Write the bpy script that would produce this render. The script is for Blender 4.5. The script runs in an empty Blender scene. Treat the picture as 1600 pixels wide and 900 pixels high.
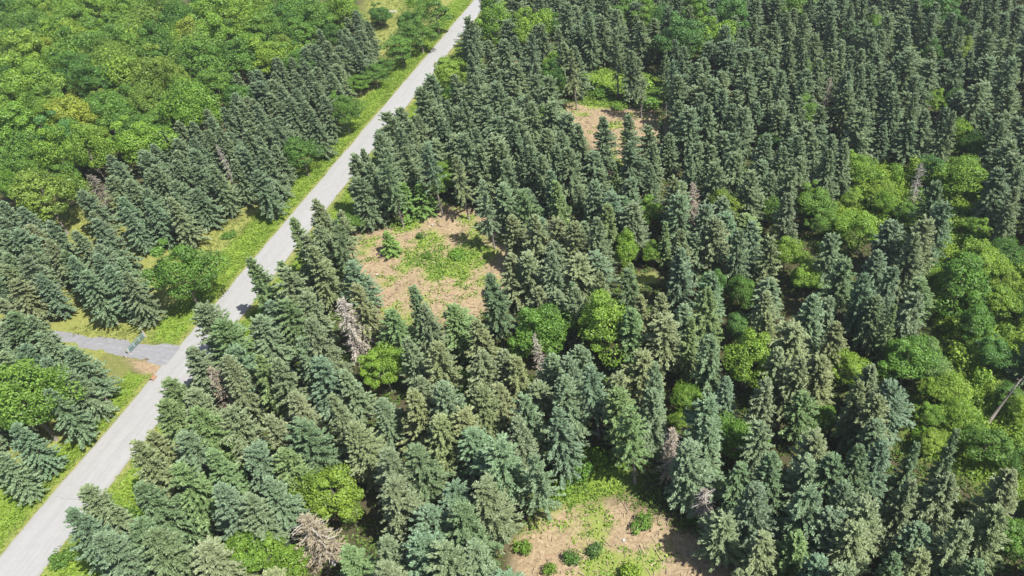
import bpy, math, random
import numpy as np
from mathutils import Vector

RNG = np.random.default_rng(7)
random.seed(7)
SC = bpy.context.scene
COL = SC.collection

# ------------------------------------------------------------------ camera, sky, sun, exposure
CAM_H = 88.0            # a drone 88 m above the ground
PITCH = math.radians(41.4)   # looking down
FPX = 1190.0            # focal length, in pixels of a 1600 px wide frame
PPX = 1050.0            # the photo is cropped: its optical axis lies right of the middle
cam_d = bpy.data.cameras.new("camera"); cam = bpy.data.objects.new("camera", cam_d); COL.objects.link(cam)
cam.location = (0, 0, CAM_H); cam.rotation_euler = (math.pi / 2 - PITCH, 0, 0)
cam_d.sensor_width = 36.0; cam_d.lens = 36.0 * FPX / 1600.0
cam_d.shift_x = (800.0 - PPX) / 1600.0
cam_d.clip_start = 0.5; cam_d.clip_end = 9000
SC.camera = cam

SUN_EL = math.radians(56.0)
SUN_AZ = (0.90, -0.44)   # where the sun stands, seen from above
world = bpy.data.worlds.new("World"); SC.world = world; world.use_nodes = True
wn = world.node_tree.nodes; wl = world.node_tree.links
bg = wn["Background"]; sky = wn.new("ShaderNodeTexSky"); sky.sky_type = 'NISHITA'; sky.sun_disc = False
sky.sun_elevation = SUN_EL; sky.sun_rotation = math.atan2(SUN_AZ[0], SUN_AZ[1])
sky.air_density = 1.0; sky.dust_density = 1.5; sky.ozone_density = 1.0
wl.new(sky.outputs[0], bg.inputs[0]); bg.inputs[1].default_value = 0.085
sun_d = bpy.data.lights.new("sun", 'SUN'); sun_d.energy = 5.0; sun_d.angle = math.radians(0.53); sun_d.color = (1.0, 0.955, 0.88)
sun = bpy.data.objects.new("sun", sun_d); COL.objects.link(sun)
n_ = math.hypot(*SUN_AZ)
sdir = Vector((-SUN_AZ[0] / n_ * math.cos(SUN_EL), -SUN_AZ[1] / n_ * math.cos(SUN_EL), -math.sin(SUN_EL)))
sun.rotation_euler = sdir.to_track_quat('-Z', 'Y').to_euler(); sun.location = (60, -30, 150)

vs = SC.view_settings
vs.view_transform = 'Standard'; vs.look = 'None'; vs.exposure = 0.9; vs.gamma = 1.0; vs.use_curve_mapping = False
SC.render.engine = 'CYCLES'
cy = SC.cycles
cy.max_bounces = 6; cy.diffuse_bounces = 4; cy.glossy_bounces = 2; cy.transmission_bounces = 4; cy.transparent_max_bounces = 8
cy.use_denoising = True
cy.denoiser = 'OPENIMAGEDENOISE'; cy.denoising_input_passes = 'RGB_ALBEDO_NORMAL'; cy.denoising_prefilter = 'ACCURATE'
cy.sample_clamp_indirect = 6.0

# ------------------------------------------------------------------ photo pixel <-> ground
cp, sp = math.cos(PITCH), math.sin(PITCH)
def ground(u, v, z=0.0):
    xc = (u - PPX) / FPX; yc = (450.0 - v) / FPX
    d = np.array([xc, cp + yc * sp, -sp + yc * cp])
    t = (z - CAM_H) / d[2]
    return np.array([d[0] * t, d[1] * t])
def depth_of(x, y, z=0.0):
    return y * cp + (CAM_H - z) * sp
def pix(x, y, z=0.0):
    x = np.asarray(x, float); y = np.asarray(y, float); z = np.asarray(z, float)
    dz = z - CAM_H
    zc = y * cp - dz * sp
    yc = y * sp + dz * cp
    return PPX + FPX * x / zc, 450 - FPX * yc / zc
def gpoly(pts): return np.array([ground(u, v) for u, v in pts])
def inside(px, py, poly):
    px = np.asarray(px, float); py = np.asarray(py, float)
    r = np.zeros(px.shape, bool); n = len(poly); j = n - 1
    for i in range(n):
        xi, yi = poly[i]; xj, yj = poly[j]
        if yi != yj:
            c = ((yi > py) != (yj > py)) & (px < (xj - xi) * (py - yi) / (yj - yi) + xi)
            r ^= c
        j = i
    return r
_H = np.random.default_rng(3).random((256, 256))
def vnoise(x, y, s):
    x = np.asarray(x, float) / s; y = np.asarray(y, float) / s
    xi = np.floor(x).astype(int); yi = np.floor(y).astype(int); fx = x - xi; fy = y - yi
    fx = fx * fx * (3 - 2 * fx); fy = fy * fy * (3 - 2 * fy)
    g = lambda a, b: _H[a & 255, b & 255]
    return (g(xi, yi) * (1 - fx) + g(xi + 1, yi) * fx) * (1 - fy) + (g(xi, yi + 1) * (1 - fx) + g(xi + 1, yi + 1) * fx) * fy
def fbm(x, y, s): return 0.55 * vnoise(x, y, s) + 0.3 * vnoise(x + 31, y + 17, s * .45) + 0.15 * vnoise(x + 7, y + 71, s * .2)
def soft_in(x, y, poly, warp=2.0, soft=1.2):
    """0..1 mask of a ground polygon with a ragged edge"""
    wx = x + (fbm(x, y, 5) - .5) * 2 * warp; wy = y + (fbm(x + 90, y + 40, 5) - .5) * 2 * warp
    d = np.full(wx.shape, 1e9); n = len(poly)
    for i in range(n):
        a = poly[i]; b = poly[(i + 1) % n]; e = b - a; L2 = max((e * e).sum(), 1e-9)
        t = np.clip(((wx - a[0]) * e[0] + (wy - a[1]) * e[1]) / L2, 0, 1)
        d = np.minimum(d, np.hypot(wx - a[0] - t * e[0], wy - a[1] - t * e[1]))
    s = np.where(inside(wx, wy, poly), d, -d)
    return np.clip(.5 + s / (2 * soft), 0, 1)

# ------------------------------------------------------------------ regions (outlined on the ground)
CLEAR1 = gpoly([(538, 395), (575, 362), (640, 345), (690, 328), (760, 328), (800, 350), (835, 372), (835, 402), (800, 435), (775, 472), (745, 505), (700, 512), (650, 505), (605, 512), (572, 470), (556, 425)])
CLEAR1_GREEN = gpoly([(640, 368), (672, 362), (700, 385), (735, 378), (765, 385), (765, 410), (745, 440), (735, 470), (700, 472), (655, 462), (632, 425)])
CLEAR1_GREEN2 = gpoly([(608, 340), (640, 322), (672, 328), (655, 350), (620, 362)])
CLEAR2 = gpoly([(868, 170), (900, 160), (960, 160), (1000, 168), (1045, 185), (1060, 205), (1020, 240), (980, 275), (938, 272), (925, 238), (895, 200), (865, 185)])
CLEAR2_GREEN = gpoly([(885, 112), (940, 105), (1000, 110), (1045, 135), (1030, 165), (985, 162), (930, 166), (890, 160)])
CLEAR3 = gpoly([(795, 850), (835, 815), (880, 800), (925, 785), (985, 775), (1040, 805), (1110, 845), (1150, 890), (1165, 960), (790, 960)])
CLEAR3_GREEN = gpoly([(875, 715), (930, 700), (985, 715), (980, 760), (930, 780), (880, 800), (850, 790)])
ORANGE_SPOT = gpoly([(990, 428), (1025, 424), (1030, 440), (995, 446)])
DIRT1 = gpoly([(690, 485), (735, 475), (745, 500), (735, 540), (700, 540)])
MEADOW1 = gpoly([(80, 338), (128, 322), (150, 352), (140, 392), (180, 412), (240, 430), (232, 452), (180, 436), (118, 412), (96, 372)])
MEADOW2 = gpoly([(565, -50), (655, -50), (628, 20), (600, 75), (572, 66), (568, 20)])
MEADOW3 = gpoly([(245, 405), (300, 362), (345, 352), (395, 330), (415, 332), (380, 370), (335, 400), (300, 440)])
LUSH_Z = gpoly([(1290, 400), (1275, 310), (1345, 258), (1430, 262), (1500, 255), (1560, 285), (1540, 340), (1510, 345), (1560, 400), (1640, 420), (1650, 520), (1590, 560), (1530, 600), (1620, 640), (1660, 720), (1640, 800), (1560, 760), (1440, 710), (1440, 640), (1500, 560), (1450, 480), (1400, 380), (1330, 345)])
VERGE_L = gpoly([(-120, 940), (-60, 770), (10, 770), (75, 715), (140, 655), (180, 605), (200, 585), (240, 590), (150, 695), (0, 868), (-60, 940)])
VERGE_L2 = gpoly([(235, 530), (262, 485), (320, 440), (345, 402), (400, 335), (470, 265), (540, 185), (600, 120), (650, 70), (720, -10), (745, -40), (765, -40), (735, 5), (480, 310), (283, 537)])
LEAN_STRIP = gpoly([(110, 512), (180, 505), (235, 512), (245, 535), (180, 527), (105, 522)])
TAN_PATCH = gpoly([(193, 560), (272, 566), (240, 596), (212, 580)])
SAND = [gpoly([(500, 222), (520, 208), (528, 220), (508, 235)]), gpoly([(-10, 795), (20, 748), (48, 742), (30, 775), (0, 805)]), gpoly([(60, 700), (85, 682), (92, 692), (70, 712)]),
        gpoly([(250, 500), (275, 478), (285, 488), (262, 512)]), gpoly([(145, 618), (158, 610), (160, 625), (148, 634)])]
VERGE_R = gpoly([(40, 960), (63, 898), (207, 727), (300, 612), (365, 520), (480, 380), (543, 293), (636, 177), (710, 80), (775, 0), (820, 0), (740, 110), (660, 200), (570, 310), (500, 420), (400, 540), (310, 640), (225, 780), (140, 960)])

LWOOD = gpoly([(-160, -60), (572, -60), (566, 20), (555, 55), (540, 82), (450, 148), (380, 203), (300, 254), (210, 300), (150, 326), (100, 322), (60, 335), (0, 345), (-160, 330)])
LPLANT = gpoly([(150, 336), (215, 306), (300, 260), (380, 210), (450, 155), (540, 90), (575, 62), (600, 100), (560, 160), (515, 205), (470, 250), (425, 305), (395, 328), (335, 365), (245, 395), (185, 398), (150, 372)])
LPLANT2 = gpoly([(-160, 330), (10, 362), (45, 380), (110, 408), (190, 442), (235, 475), (248, 498), (215, 508), (120, 490), (60, 490), (-160, 490)])
LPLANT3 = gpoly([(-160, 520), (0, 525), (60, 548), (120, 575), (165, 605), (150, 640), (128, 672), (75, 705), (25, 735), (-25, 775), (-160, 800)])
RWOOD = gpoly([(90, 1010), (165, 860), (215, 790), (240, 740), (290, 665), (330, 605), (395, 545), (445, 485), (505, 425), (545, 370), (585, 312), (645, 248), (690, 195), (710, 140), (748, 88), (800, 25), (850, -60), (1760, -60), (1760, 1010)])
NO_TREE = [CLEAR1, CLEAR2, CLEAR2_GREEN, CLEAR3, CLEAR3_GREEN, ORANGE_SPOT]

# road edges as straight lines on the ground
RL0, RL1 = ground(740.6 - .853 * 868, 868), ground(740.6 - .853 * 5, 5)
RR0, RR1 = ground(766 - .783 * 898, 898), ground(766 - .783 * 5, 5)
rdir = (RL1 - RL0) / np.linalg.norm(RL1 - RL0); rnrm = np.array([rdir[1], -rdir[0]])   # rnrm points right of the road
def road_side(x, y):
    """signed metres to the right of the road's left edge, and along it"""
    dx = np.asarray(x) - RL0[0]; dy = np.asarray(y) - RL0[1]
    return dx * rnrm[0] + dy * rnrm[1], dx * rdir[0] + dy * rdir[1]
_w0 = float(((RR0 - RL0) @ rnrm)); _a0 = float((RR0 - RL0) @ rdir); _w1 = float(((RR1 - RL0) @ rnrm)); _a1 = float((RR1 - RL0) @ rdir)
def road_w(a): return np.clip(_w0 + (_w1 - _w0) * (np.asarray(a) - _a0) / (_a1 - _a0), 3.5, 8)

# ------------------------------------------------------------------ materials
def new_mat(name):
    m = bpy.data.materials.new(name); m.use_nodes = True
    nt = m.node_tree; nt.nodes.clear()
    out = nt.nodes.new("ShaderNodeOutputMaterial")
    return m, nt, out
def N(nt, t, **kw):
    n = nt.nodes.new(t)
    for k, v in kw.items(): setattr(n, k, v)
    return n
def mixc(nt, fac, a, b, blend='MIX'):
    n = nt.nodes.new("ShaderNodeMix"); n.data_type = 'RGBA'; n.blend_type = blend
    for sock, v in ((n.inputs[0], fac), (n.inputs[6], a), (n.inputs[7], b)):
        if isinstance(v, bpy.types.NodeSocket): nt.links.new(v, sock)
        elif not hasattr(v, "__len__"): sock.default_value = v
        else: sock.default_value = (*v, 1)
    return n.outputs[2]
def math_(nt, op, a, b=0.0, clamp=False):
    n = nt.nodes.new("ShaderNodeMath"); n.operation = op; n.use_clamp = clamp
    for sock, v in ((n.inputs[0], a), (n.inputs[1], b)):
        if isinstance(v, bpy.types.NodeSocket): nt.links.new(v, sock)
        else: sock.default_value = v
    return n.outputs[0]
def ramp(nt, fac, stops):
    n = nt.nodes.new("ShaderNodeValToRGB"); nt.links.new(fac, n.inputs[0])
    e = n.color_ramp.elements
    while len(e) < len(stops): e.new(0.5)
    for el, (p, c) in zip(e, stops): el.position = p; el.color = (*c, 1)
    return n.outputs[0]
def noise(nt, scale, detail=3, rough=.55, coord=None):
    n = nt.nodes.new("ShaderNodeTexNoise"); n.inputs["Scale"].default_value = scale; n.inputs["Detail"].default_value = detail; n.inputs["Roughness"].default_value = rough
    if coord is None:
        g = nt.nodes.new("ShaderNodeNewGeometry"); coord = g.outputs["Position"]
    nt.links.new(coord, n.inputs["Vector"])
    return n.outputs["Fac"]

def leaf_material(name, old, young, transl=.3, use_obj=True, rough=.6, rand_a=None, rand_b=None, tmul=(1.25, 1.3, .55)):
    """leaves or needles: colour per leaf from 'tint', per tree from the object's colour and random"""
    m, nt, out = new_mat(name)
    at = N(nt, "ShaderNodeAttribute", attribute_name="tint")
    oi = N(nt, "ShaderNodeObjectInfo")
    c = mixc(nt, at.outputs["Fac"], old, young)
    if use_obj: c = mixc(nt, 1.0, c, oi.outputs["Color"], 'MULTIPLY')
    if rand_a is not None:
        c = mixc(nt, 1.0, c, mixc(nt, oi.outputs["Random"], rand_a, rand_b), 'MULTIPLY')
    p = N(nt, "ShaderNodeBsdfPrincipled"); nt.links.new(c, p.inputs["Base Color"])
    p.inputs["Roughness"].default_value = rough; p.inputs["Specular IOR Level"].default_value = .35
    t = N(nt, "ShaderNodeBsdfTranslucent")
    nt.links.new(mixc(nt, 1.0, c, tmul, 'MULTIPLY'), t.inputs["Color"])
    mx = N(nt, "ShaderNodeMixShader"); mx.inputs[0].default_value = transl
    nt.links.new(p.outputs[0], mx.inputs[1]); nt.links.new(t.outputs[0], mx.inputs[2]); nt.links.new(mx.outputs[0], out.inputs[0])
    return m
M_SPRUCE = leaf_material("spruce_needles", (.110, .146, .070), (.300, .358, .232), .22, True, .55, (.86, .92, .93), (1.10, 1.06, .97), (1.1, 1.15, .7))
M_LEAF = leaf_material("broad_leaves", (.058, .122, .022), (.185, .30, .052), .25, True, .5, (.88, .92, .95), (1.12, 1.08, 1.0))
M_WEED = leaf_material("weed_leaves", (.15, .25, .03), (.27, .39, .055), .34, False, .55, None, None)
M_BRUSH = leaf_material("brush_leaves", (.075, .16, .02), (.27, .39, .06), .32, False, .55, None, None)
M_DRYGRASS = leaf_material("dry_grass", (.14, .19, .04), (.30, .325, .095), .3, False, .6, None, None)
M_UNDER = leaf_material("undergrowth_leaves", (.05, .10, .02), (.15, .24, .04), .3, False, .55, None, None)

def bark_material(name, a, b, scale=6):
    m, nt, out = new_mat(name)
    c = mixc(nt, noise(nt, scale, 4, .7), a, b)
    p = N(nt, "ShaderNodeBsdfPrincipled"); nt.links.new(c, p.inputs["Base Color"]); p.inputs["Roughness"].default_value = .9
    nt.links.new(p.outputs[0], out.inputs[0]); return m
M_BARK = bark_material("bark", (.10, .085, .07), (.27, .24, .21))
M_DEADWOOD = bark_material("dead_wood", (.30, .27, .25), (.56, .52, .49))
M_DEADNEEDLE = leaf_material("dead_twigs", (.23, .205, .17), (.45, .42, .37), .1, True, .9, None, None, (1, 1, 1))
M_DEBRIS = leaf_material("slash_wood", (.19, .145, .09), (.46, .38, .26), .0, False, .9, None, None, (1, 1, 1))

def ground_material():
    m, nt, out = new_mat("ground")
    at = N(nt, "ShaderNodeAttribute", attribute_name="zone"); sep = N(nt, "ShaderNodeSeparateColor"); nt.links.new(at.outputs["Color"], sep.inputs[0])
    n1 = noise(nt, .35, 5, .6); n2 = noise(nt, 2.2, 5, .65); n3 = noise(nt, 9, 3, .6)
    floor = mixc(nt, n2, (.036, .034, .018), (.085, .076, .040))
    floor = mixc(nt, math_(nt, 'MULTIPLY', math_(nt, 'SUBTRACT', n1, .48, True), 4.0, True), floor, (.05, .07, .02))
    tan = ramp(nt, n2, [(.25, (.14, .10, .06)), (.48, (.25, .19, .115)), (.7, (.36, .285, .18))])
    tan = mixc(nt, math_(nt, 'MULTIPLY', math_(nt, 'SUBTRACT', n1, .52, True), 3.0, True), tan, (.24, .15, .10))
    tan = mixc(nt, math_(nt, 'MULTIPLY', math_(nt, 'SUBTRACT', n3, .55, True), 3.0, True), tan, (.42, .35, .26))
    lush = mixc(nt, n2, (.09, .15, .02), (.22, .30, .045))
    mead = ramp(nt, n2, [(.3, (.13, .16, .04)), (.55, (.22, .235, .065)), (.75, (.33, .30, .12))])
    c = mixc(nt, sep.outputs[0], floor, tan); c = mixc(nt, sep.outputs[2], c, mead); c = mixc(nt, sep.outputs[1], c, lush)
    p = N(nt, "ShaderNodeBsdfPrincipled"); nt.links.new(c, p.inputs["Base Color"]); p.inputs["Roughness"].default_value = .95; p.inputs["Specular IOR Level"].default_value = .15
    b = N(nt, "ShaderNodeBump"); b.inputs["Strength"].default_value = .6; b.inputs["Distance"].default_value = .12; nt.links.new(n2, b.inputs["Height"]); nt.links.new(b.outputs[0], p.inputs["Normal"])
    nt.links.new(p.outputs[0], out.inputs[0]); return m
M_GROUND = ground_material()

def road_material(name, dark, mid, light, track=.5):
    """gravel: u runs across the lane (0..1), v along it in metres"""
    m, nt, out = new_mat(name)
    uv = N(nt, "ShaderNodeUVMap", uv_map="lane"); sx = N(nt, "ShaderNodeSeparateXYZ"); nt.links.new(uv.outputs[0], sx.inputs[0])
    st = N(nt, "ShaderNodeCombineXYZ"); nt.links.new(math_(nt, 'MULTIPLY', sx.outputs[0], 7.0), st.inputs[0]); nt.links.new(math_(nt, 'MULTIPLY', sx.outputs[1], .045), st.inputs[1])
    streak = noise(nt, 1.6, 4, .6, st.outputs[0])
    n2 = noise(nt, 1.1, 6, .7); n3 = noise(nt, 14, 3, .7)
    c = ramp(nt, math_(nt, 'ADD', math_(nt, 'MULTIPLY', streak, track), math_(nt, 'MULTIPLY', n2, 1 - track)), [(.32, dark), (.5, mid), (.66, light)])
    c = mixc(nt, math_(nt, 'MULTIPLY', math_(nt, 'SUBTRACT', n3, .5, True), 1.2, True), c, dark)
    # low edge of loose soil and weeds along both sides
    e = math_(nt, 'MULTIPLY', math_(nt, 'ABSOLUTE', math_(nt, 'SUBTRACT', sx.outputs[0], .5)), 2.0)
    e = math_(nt, 'MULTIPLY', math_(nt, 'SUBTRACT', math_(nt, 'ADD', e, math_(nt, 'MULTIPLY', math_(nt, 'SUBTRACT', n2, .5), .25)), .88), 7.0, True)
    c = mixc(nt, math_(nt, 'MULTIPLY', e, .6), c, (.20, .19, .11))
    p = N(nt, "ShaderNodeBsdfPrincipled"); nt.links.new(c, p.inputs["Base Color"]); p.inputs["Roughness"].default_value = .92; p.inputs["Specular IOR Level"].default_value = .2
    b = N(nt, "ShaderNodeBump"); b.inputs["Strength"].default_value = .35; b.inputs["Distance"].default_value = .05; nt.links.new(n3, b.inputs["Height"]); nt.links.new(b.outputs[0], p.inputs["Normal"])
    nt.links.new(p.outputs[0], out.inputs[0]); return m
M_ROAD = road_material("road_gravel", (.25, .249, .246), (.28, .279, .276), (.31, .309, .306), .6)
M_DRIVE = road_material("driveway_gravel", (.17, .17, .178), (.205, .208, .22), (.25, .25, .265), .3)
M_CRACK = bark_material("crack", (.20, .197, .19), (.27, .266, .26), 3)
def paint(name, col, rough=.5, metal=0.0):
    m, nt, out = new_mat(name)
    p = N(nt, "ShaderNodeBsdfPrincipled"); c = mixc(nt, noise(nt, 8, 4, .6), tuple(x * .8 for x in col), col)
    nt.links.new(c, p.inputs["Base Color"]); p.inputs["Roughness"].default_value = rough; p.inputs["Metallic"].default_value = metal
    nt.links.new(p.outputs[0], out.inputs[0]); return m
M_GATE = paint("gate_paint", (.22, .32, .32), .5, .1)
M_POST = paint("post_wood", (.26, .23, .20), .8)
M_RUST = paint("rusted_steel", (.27, .155, .09), .9)
M_BLACK = paint("pipe_shade_black", (.02, .018, .016), .9)  # near-black that paints the shade inside the pipe
M_WHITE = paint("white_paint", (.75, .74, .72), .5)

# ------------------------------------------------------------------ mesh helpers
def mesh_np(name, verts, faces, mats, tint=None, mat_idx=None, smooth=False):
    """faces: (n, k) array with k = 3 or 4"""
    me = bpy.data.meshes.new(name); verts = np.ascontiguousarray(verts, np.float32); faces = np.ascontiguousarray(faces, np.int32)
    n, k = faces.shape
    me.vertices.add(len(verts)); me.vertices.foreach_set("co", verts.ravel())
    me.loops.add(n * k); me.loops.foreach_set("vertex_index", faces.ravel())
    me.polygons.add(n); me.polygons.foreach_set("loop_start", np.arange(0, n * k, k, dtype=np.int32))
    if mat_idx is not None: me.polygons.foreach_set("material_index", np.asarray(mat_idx, np.int32))
    if smooth: me.polygons.foreach_set("use_smooth", np.ones(n, bool))
    for m in mats: me.materials.append(m)
    if tint is not None:
        a = me.attributes.new("tint", 'FLOAT', 'FACE'); a.data.foreach_set("value", np.asarray(tint, np.float32))
    me.update(calc_edges=True); me.validate(verbose=False)
    return me
def link(name, me, parent=None):
    o = bpy.data.objects.new(name, me); COL.objects.link(o)
    if parent is not None: o.parent = parent
    return o
def struct(o): o["kind"] = "structure"; return o
def tag(o, label, cat, group=None):
    o["label"] = label; o["category"] = cat
    if group: o["group"] = group
    return o
def thing(name, label, cat, loc=(0, 0, 0), rz=0.0, group=None):
    o = bpy.data.objects.new(name, None); COL.objects.link(o); o.location = loc; o.rotation_euler = (0, 0, rz); o.empty_display_size = .3
    return tag(o, label, cat, group)
def tube(pts, rad, sides=7, cap=True):
    """tube through points with radii: verts, quad faces"""
    pts = np.asarray(pts, float); V = []; F = []
    for i, p in enumerate(pts):
        d = pts[min(i + 1, len(pts) - 1)] - pts[max(i - 1, 0)]; d = d / (np.linalg.norm(d) + 1e-9)
        a = np.cross(d, [0, 0, 1.0]) if abs(d[2]) < .9 else np.cross(d, [0, 1.0, 0]); a /= np.linalg.norm(a); b = np.cross(d, a)
        for k in range(sides):
            t = 2 * math.pi * k / sides; V.append(p + rad[i] * (math.cos(t) * a + math.sin(t) * b))
    for i in range(len(pts) - 1):
        for k in range(sides):
            k2 = (k + 1) % sides; F.append((i * sides + k, i * sides + k2, (i + 1) * sides + k2, (i + 1) * sides + k))
    if cap:
        for base, s in ((0, -1), ((len(pts) - 1) * sides, 1)):
            c = len(V); V.append(pts[0] if s < 0 else pts[-1])
            for k in range(0, sides): F.append((base + k, base + (k + 1) % sides, c, c))
    return np.array(V), F
class MB:
    def __init__(s): s.V = []; s.F = []; s.n = 0
    def add(s, V, F):
        s.V.append(np.asarray(V, float)); s.F += [tuple(i + s.n for i in f) for f in F]; s.n += len(V); return s
    def tube(s, pts, rad, sides=7): return s.add(*tube(pts, rad if hasattr(rad, '__len__') else [rad] * len(pts), sides))
    def box(s, c, size):
        c = np.array(c, float); h = np.array(size, float) / 2
        V = [c + h * np.array(k) for k in ((-1, -1, -1), (1, -1, -1), (1, 1, -1), (-1, 1, -1), (-1, -1, 1), (1, -1, 1), (1, 1, 1), (-1, 1, 1))]
        return s.add(V, [(0, 3, 2, 1), (4, 5, 6, 7), (0, 1, 5, 4), (1, 2, 6, 5), (2, 3, 7, 6), (3, 0, 4, 7)])
    def mesh(s, name, mat, smooth=False):
        me = bpy.data.meshes.new(name)
        fs = []
        for f in s.F:
            g = [];
            for i in f:
                if i not in g: g.append(i)
            fs.append(g)
        me.from_pydata([tuple(v) for v in np.concatenate(s.V)], [], fs); me.materials.append(mat)
        if smooth:
            for p in me.polygons: p.use_smooth = True
        me.update(); return me
def kites(P, D, L, W, roll, rng):
    """leaf blades from P along unit D: 4 verts each"""
    n = len(P)
    up = np.zeros((n, 3)); up[:, 2] = 1
    S = np.cross(D, up); S /= (np.linalg.norm(S, axis=1, keepdims=True) + 1e-6)
    Nn = np.cross(S, D)
    S2 = S * np.cos(roll)[:, None] + Nn * np.sin(roll)[:, None]
    mid = P + D * (L * .5)[:, None]
    V = np.stack([P, mid + S2 * W[:, None], P + D * L[:, None], mid - S2 * W[:, None]], 1)
    return V
def quads(V):
    n = len(V); return V.reshape(-1, 3), np.arange(n * 4).reshape(n, 4)

# ------------------------------------------------------------------ ground sheet
gx = np.concatenate([[-4000, -1500, -700, -400, -290], np.arange(-235, 150, .7), [200, 350, 700, 1500, 4000]])
gy = np.concatenate([[-3000, -800, -200, -40], np.arange(10, 300, .7), [330, 400, 600, 1200, 3000, 7000]])
GX, GY = np.meshgrid(gx, gy)
rs, ra = road_side(GX, GY); rw = road_w(ra)
rc = np.abs(rs - rw / 2) - rw / 2                       # distance outside the road's edge
flat = np.clip((rc - 1.0) / 6.0, 0, 1)
core = (np.abs(GX + 45) < 200) & (GY > 0) & (GY < 310)
dry = [ground(200, 545)]
flat = flat * np.clip((np.hypot(GX - dry[0][0], GY - dry[0][1]) - 14) / 8, 0, 1)
GZ = (fbm(GX, GY, 14) - .5) * .9 * flat * core + (vnoise(GX, GY, 1.6) - .5) * .14 * np.clip(rc / 2, 0, 1) * core
ditch = np.exp(-((rc - 2.6) / 1.0) ** 2) * -.28 * core * np.clip((np.hypot(GX - ground(250, 550)[0], GY - ground(250, 550)[1]) - 10) / 6, 0, 1)
GZ = np.where(rc < .4, -.03, GZ + ditch)
def gz(x, y):
    x = np.asarray(x, float); y = np.asarray(y, float)
    r, a = road_side(x, y); w = road_w(a); c = np.abs(r - w / 2) - w / 2
    f = np.clip((c - 1.0) / 6.0, 0, 1) * np.clip((np.hypot(x - dry[0][0], y - dry[0][1]) - 14) / 8, 0, 1)
    return (fbm(x, y, 14) - .5) * .9 * f
def zones(x, y):
    clear = np.maximum.reduce([soft_in(x, y, CLEAR1), soft_in(x, y, CLEAR2), soft_in(x, y, CLEAR3), soft_in(x, y, ORANGE_SPOT, .8, .6), soft_in(x, y, TAN_PATCH, .4, .4), soft_in(x, y, DIRT1), *[soft_in(x, y, s, .8, .7) for s in SAND]])
    lush = np.maximum.reduce([soft_in(x, y, CLEAR1_GREEN, 3.5, 2) * np.clip((fbm(x + 40, y, 5) - .30) * 4, 0, .85), soft_in(x, y, CLEAR1_GREEN2), soft_in(x, y, CLEAR2_GREEN), soft_in(x, y, CLEAR3_GREEN, 2.5) * .9, soft_in(x, y, LUSH_Z, 4, 3), soft_in(x, y, VERGE_L, .8, .6), soft_in(x, y, VERGE_L2, .8, .6), soft_in(x, y, VERGE_R, .8, .6)])
    lush = np.maximum(lush, clear * np.clip((fbm(x + 333, y, 6) - .58) * 6, 0, .75))
    mead = np.maximum.reduce([soft_in(x, y, MEADOW1), soft_in(x, y, MEADOW2), soft_in(x, y, MEADOW3), soft_in(x, y, LEAN_STRIP, .6, .5)])
    r, a = road_side(x, y); w = road_w(a); c = np.abs(r - w / 2) - w / 2
    sh = np.clip(1.2 - np.abs(c - .4) / .9, 0, 1)
    mead = np.maximum(mead, sh); mead = np.maximum(mead, np.where(r < -4, np.clip((fbm(x, y, 8) - .2) * 4, .6, .9) * (1 - .85 * soft_in(x, y, LWOOD, 2, 2)), 0)); tp = soft_in(x, y, TAN_PATCH, .4, .4); mead = mead * (1 - tp); lush = lush * (1 - sh) * (1 - tp); clear = np.maximum(clear, tp)
    return clear, lush, mead
zc, zl, zm = zones(GX, GY)
zc *= core; zl *= core; zm *= core
nx, ny = len(gx), len(gy)
idx = np.arange(nx * ny).reshape(ny, nx)
gf = np.stack([idx[:-1, :-1], idx[:-1, 1:], idx[1:, 1:], idx[1:, :-1]], -1).reshape(-1, 4)
gme = mesh_np("ground", np.stack([GX, GY, GZ], -1).reshape(-1, 3), gf, [M_GROUND], smooth=True)
ca = gme.attributes.new("zone", 'FLOAT_COLOR', 'POINT')
ca.data.foreach_set("color", np.stack([zc, zl, zm, np.ones_like(zc)], -1).astype(np.float32).ravel())
struct(link("ground", gme))

def lane(name, left, right, mat, z, step=1.0, across=10, ragged=.25):
    """strip between two ground polylines of equal length"""
    left = np.asarray(left, float); right = np.asarray(right, float)
    mid = (left + right) / 2; s = np.concatenate([[0], np.cumsum(np.linalg.norm(np.diff(mid, axis=0), axis=1))])
    t = np.arange(0, s[-1], step)
    L = np.stack([np.interp(t, s, left[:, i]) for i in (0, 1)], 1); R = np.stack([np.interp(t, s, right[:, i]) for i in (0, 1)], 1)
    u = np.linspace(0, 1, across + 1)
    jit = (fbm(t * 1.0, t * 0 + 5, 3) - .5) * 2 * ragged; jit2 = (fbm(t * 1.0, t * 0 + 55, 3) - .5) * 2 * ragged
    d = (R - L); wd = np.linalg.norm(d, axis=1, keepdims=True); dn = d / wd
    L = L + dn * jit[:, None]; R = R + dn * jit2[:, None]
    P = L[:, None, :] * (1 - u)[None, :, None] + R[:, None, :] * u[None, :, None]
    crown_ = .07 * (1 - (2 * u - 1) ** 2)
    V = np.concatenate([P, np.broadcast_to((z + crown_)[None, :, None], (len(t), len(u), 1))], -1)
    ix = np.arange(len(t) * len(u)).reshape(len(t), len(u))
    F = np.stack([ix[:-1, :-1], ix[:-1, 1:], ix[1:, 1:], ix[1:, :-1]], -1).reshape(-1, 4)
    me = mesh_np(name, V.reshape(-1, 3), F, [mat], smooth=True)
    uvl = me.uv_layers.new(name="lane")
    UV = np.stack(np.broadcast_arrays(u[None, :], t[:, None]), -1).reshape(-1, 2)
    li = np.zeros(len(me.loops), np.int32); me.loops.foreach_get("vertex_index", li)
    uvl.data.foreach_set("uv", UV[li].astype(np.float32).ravel())
    return struct(link(name, me))
def road_pt(side, along):
    p = RL0 + rdir * along
    return p + rnrm * (road_w(along) if side else 0.0)
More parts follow.
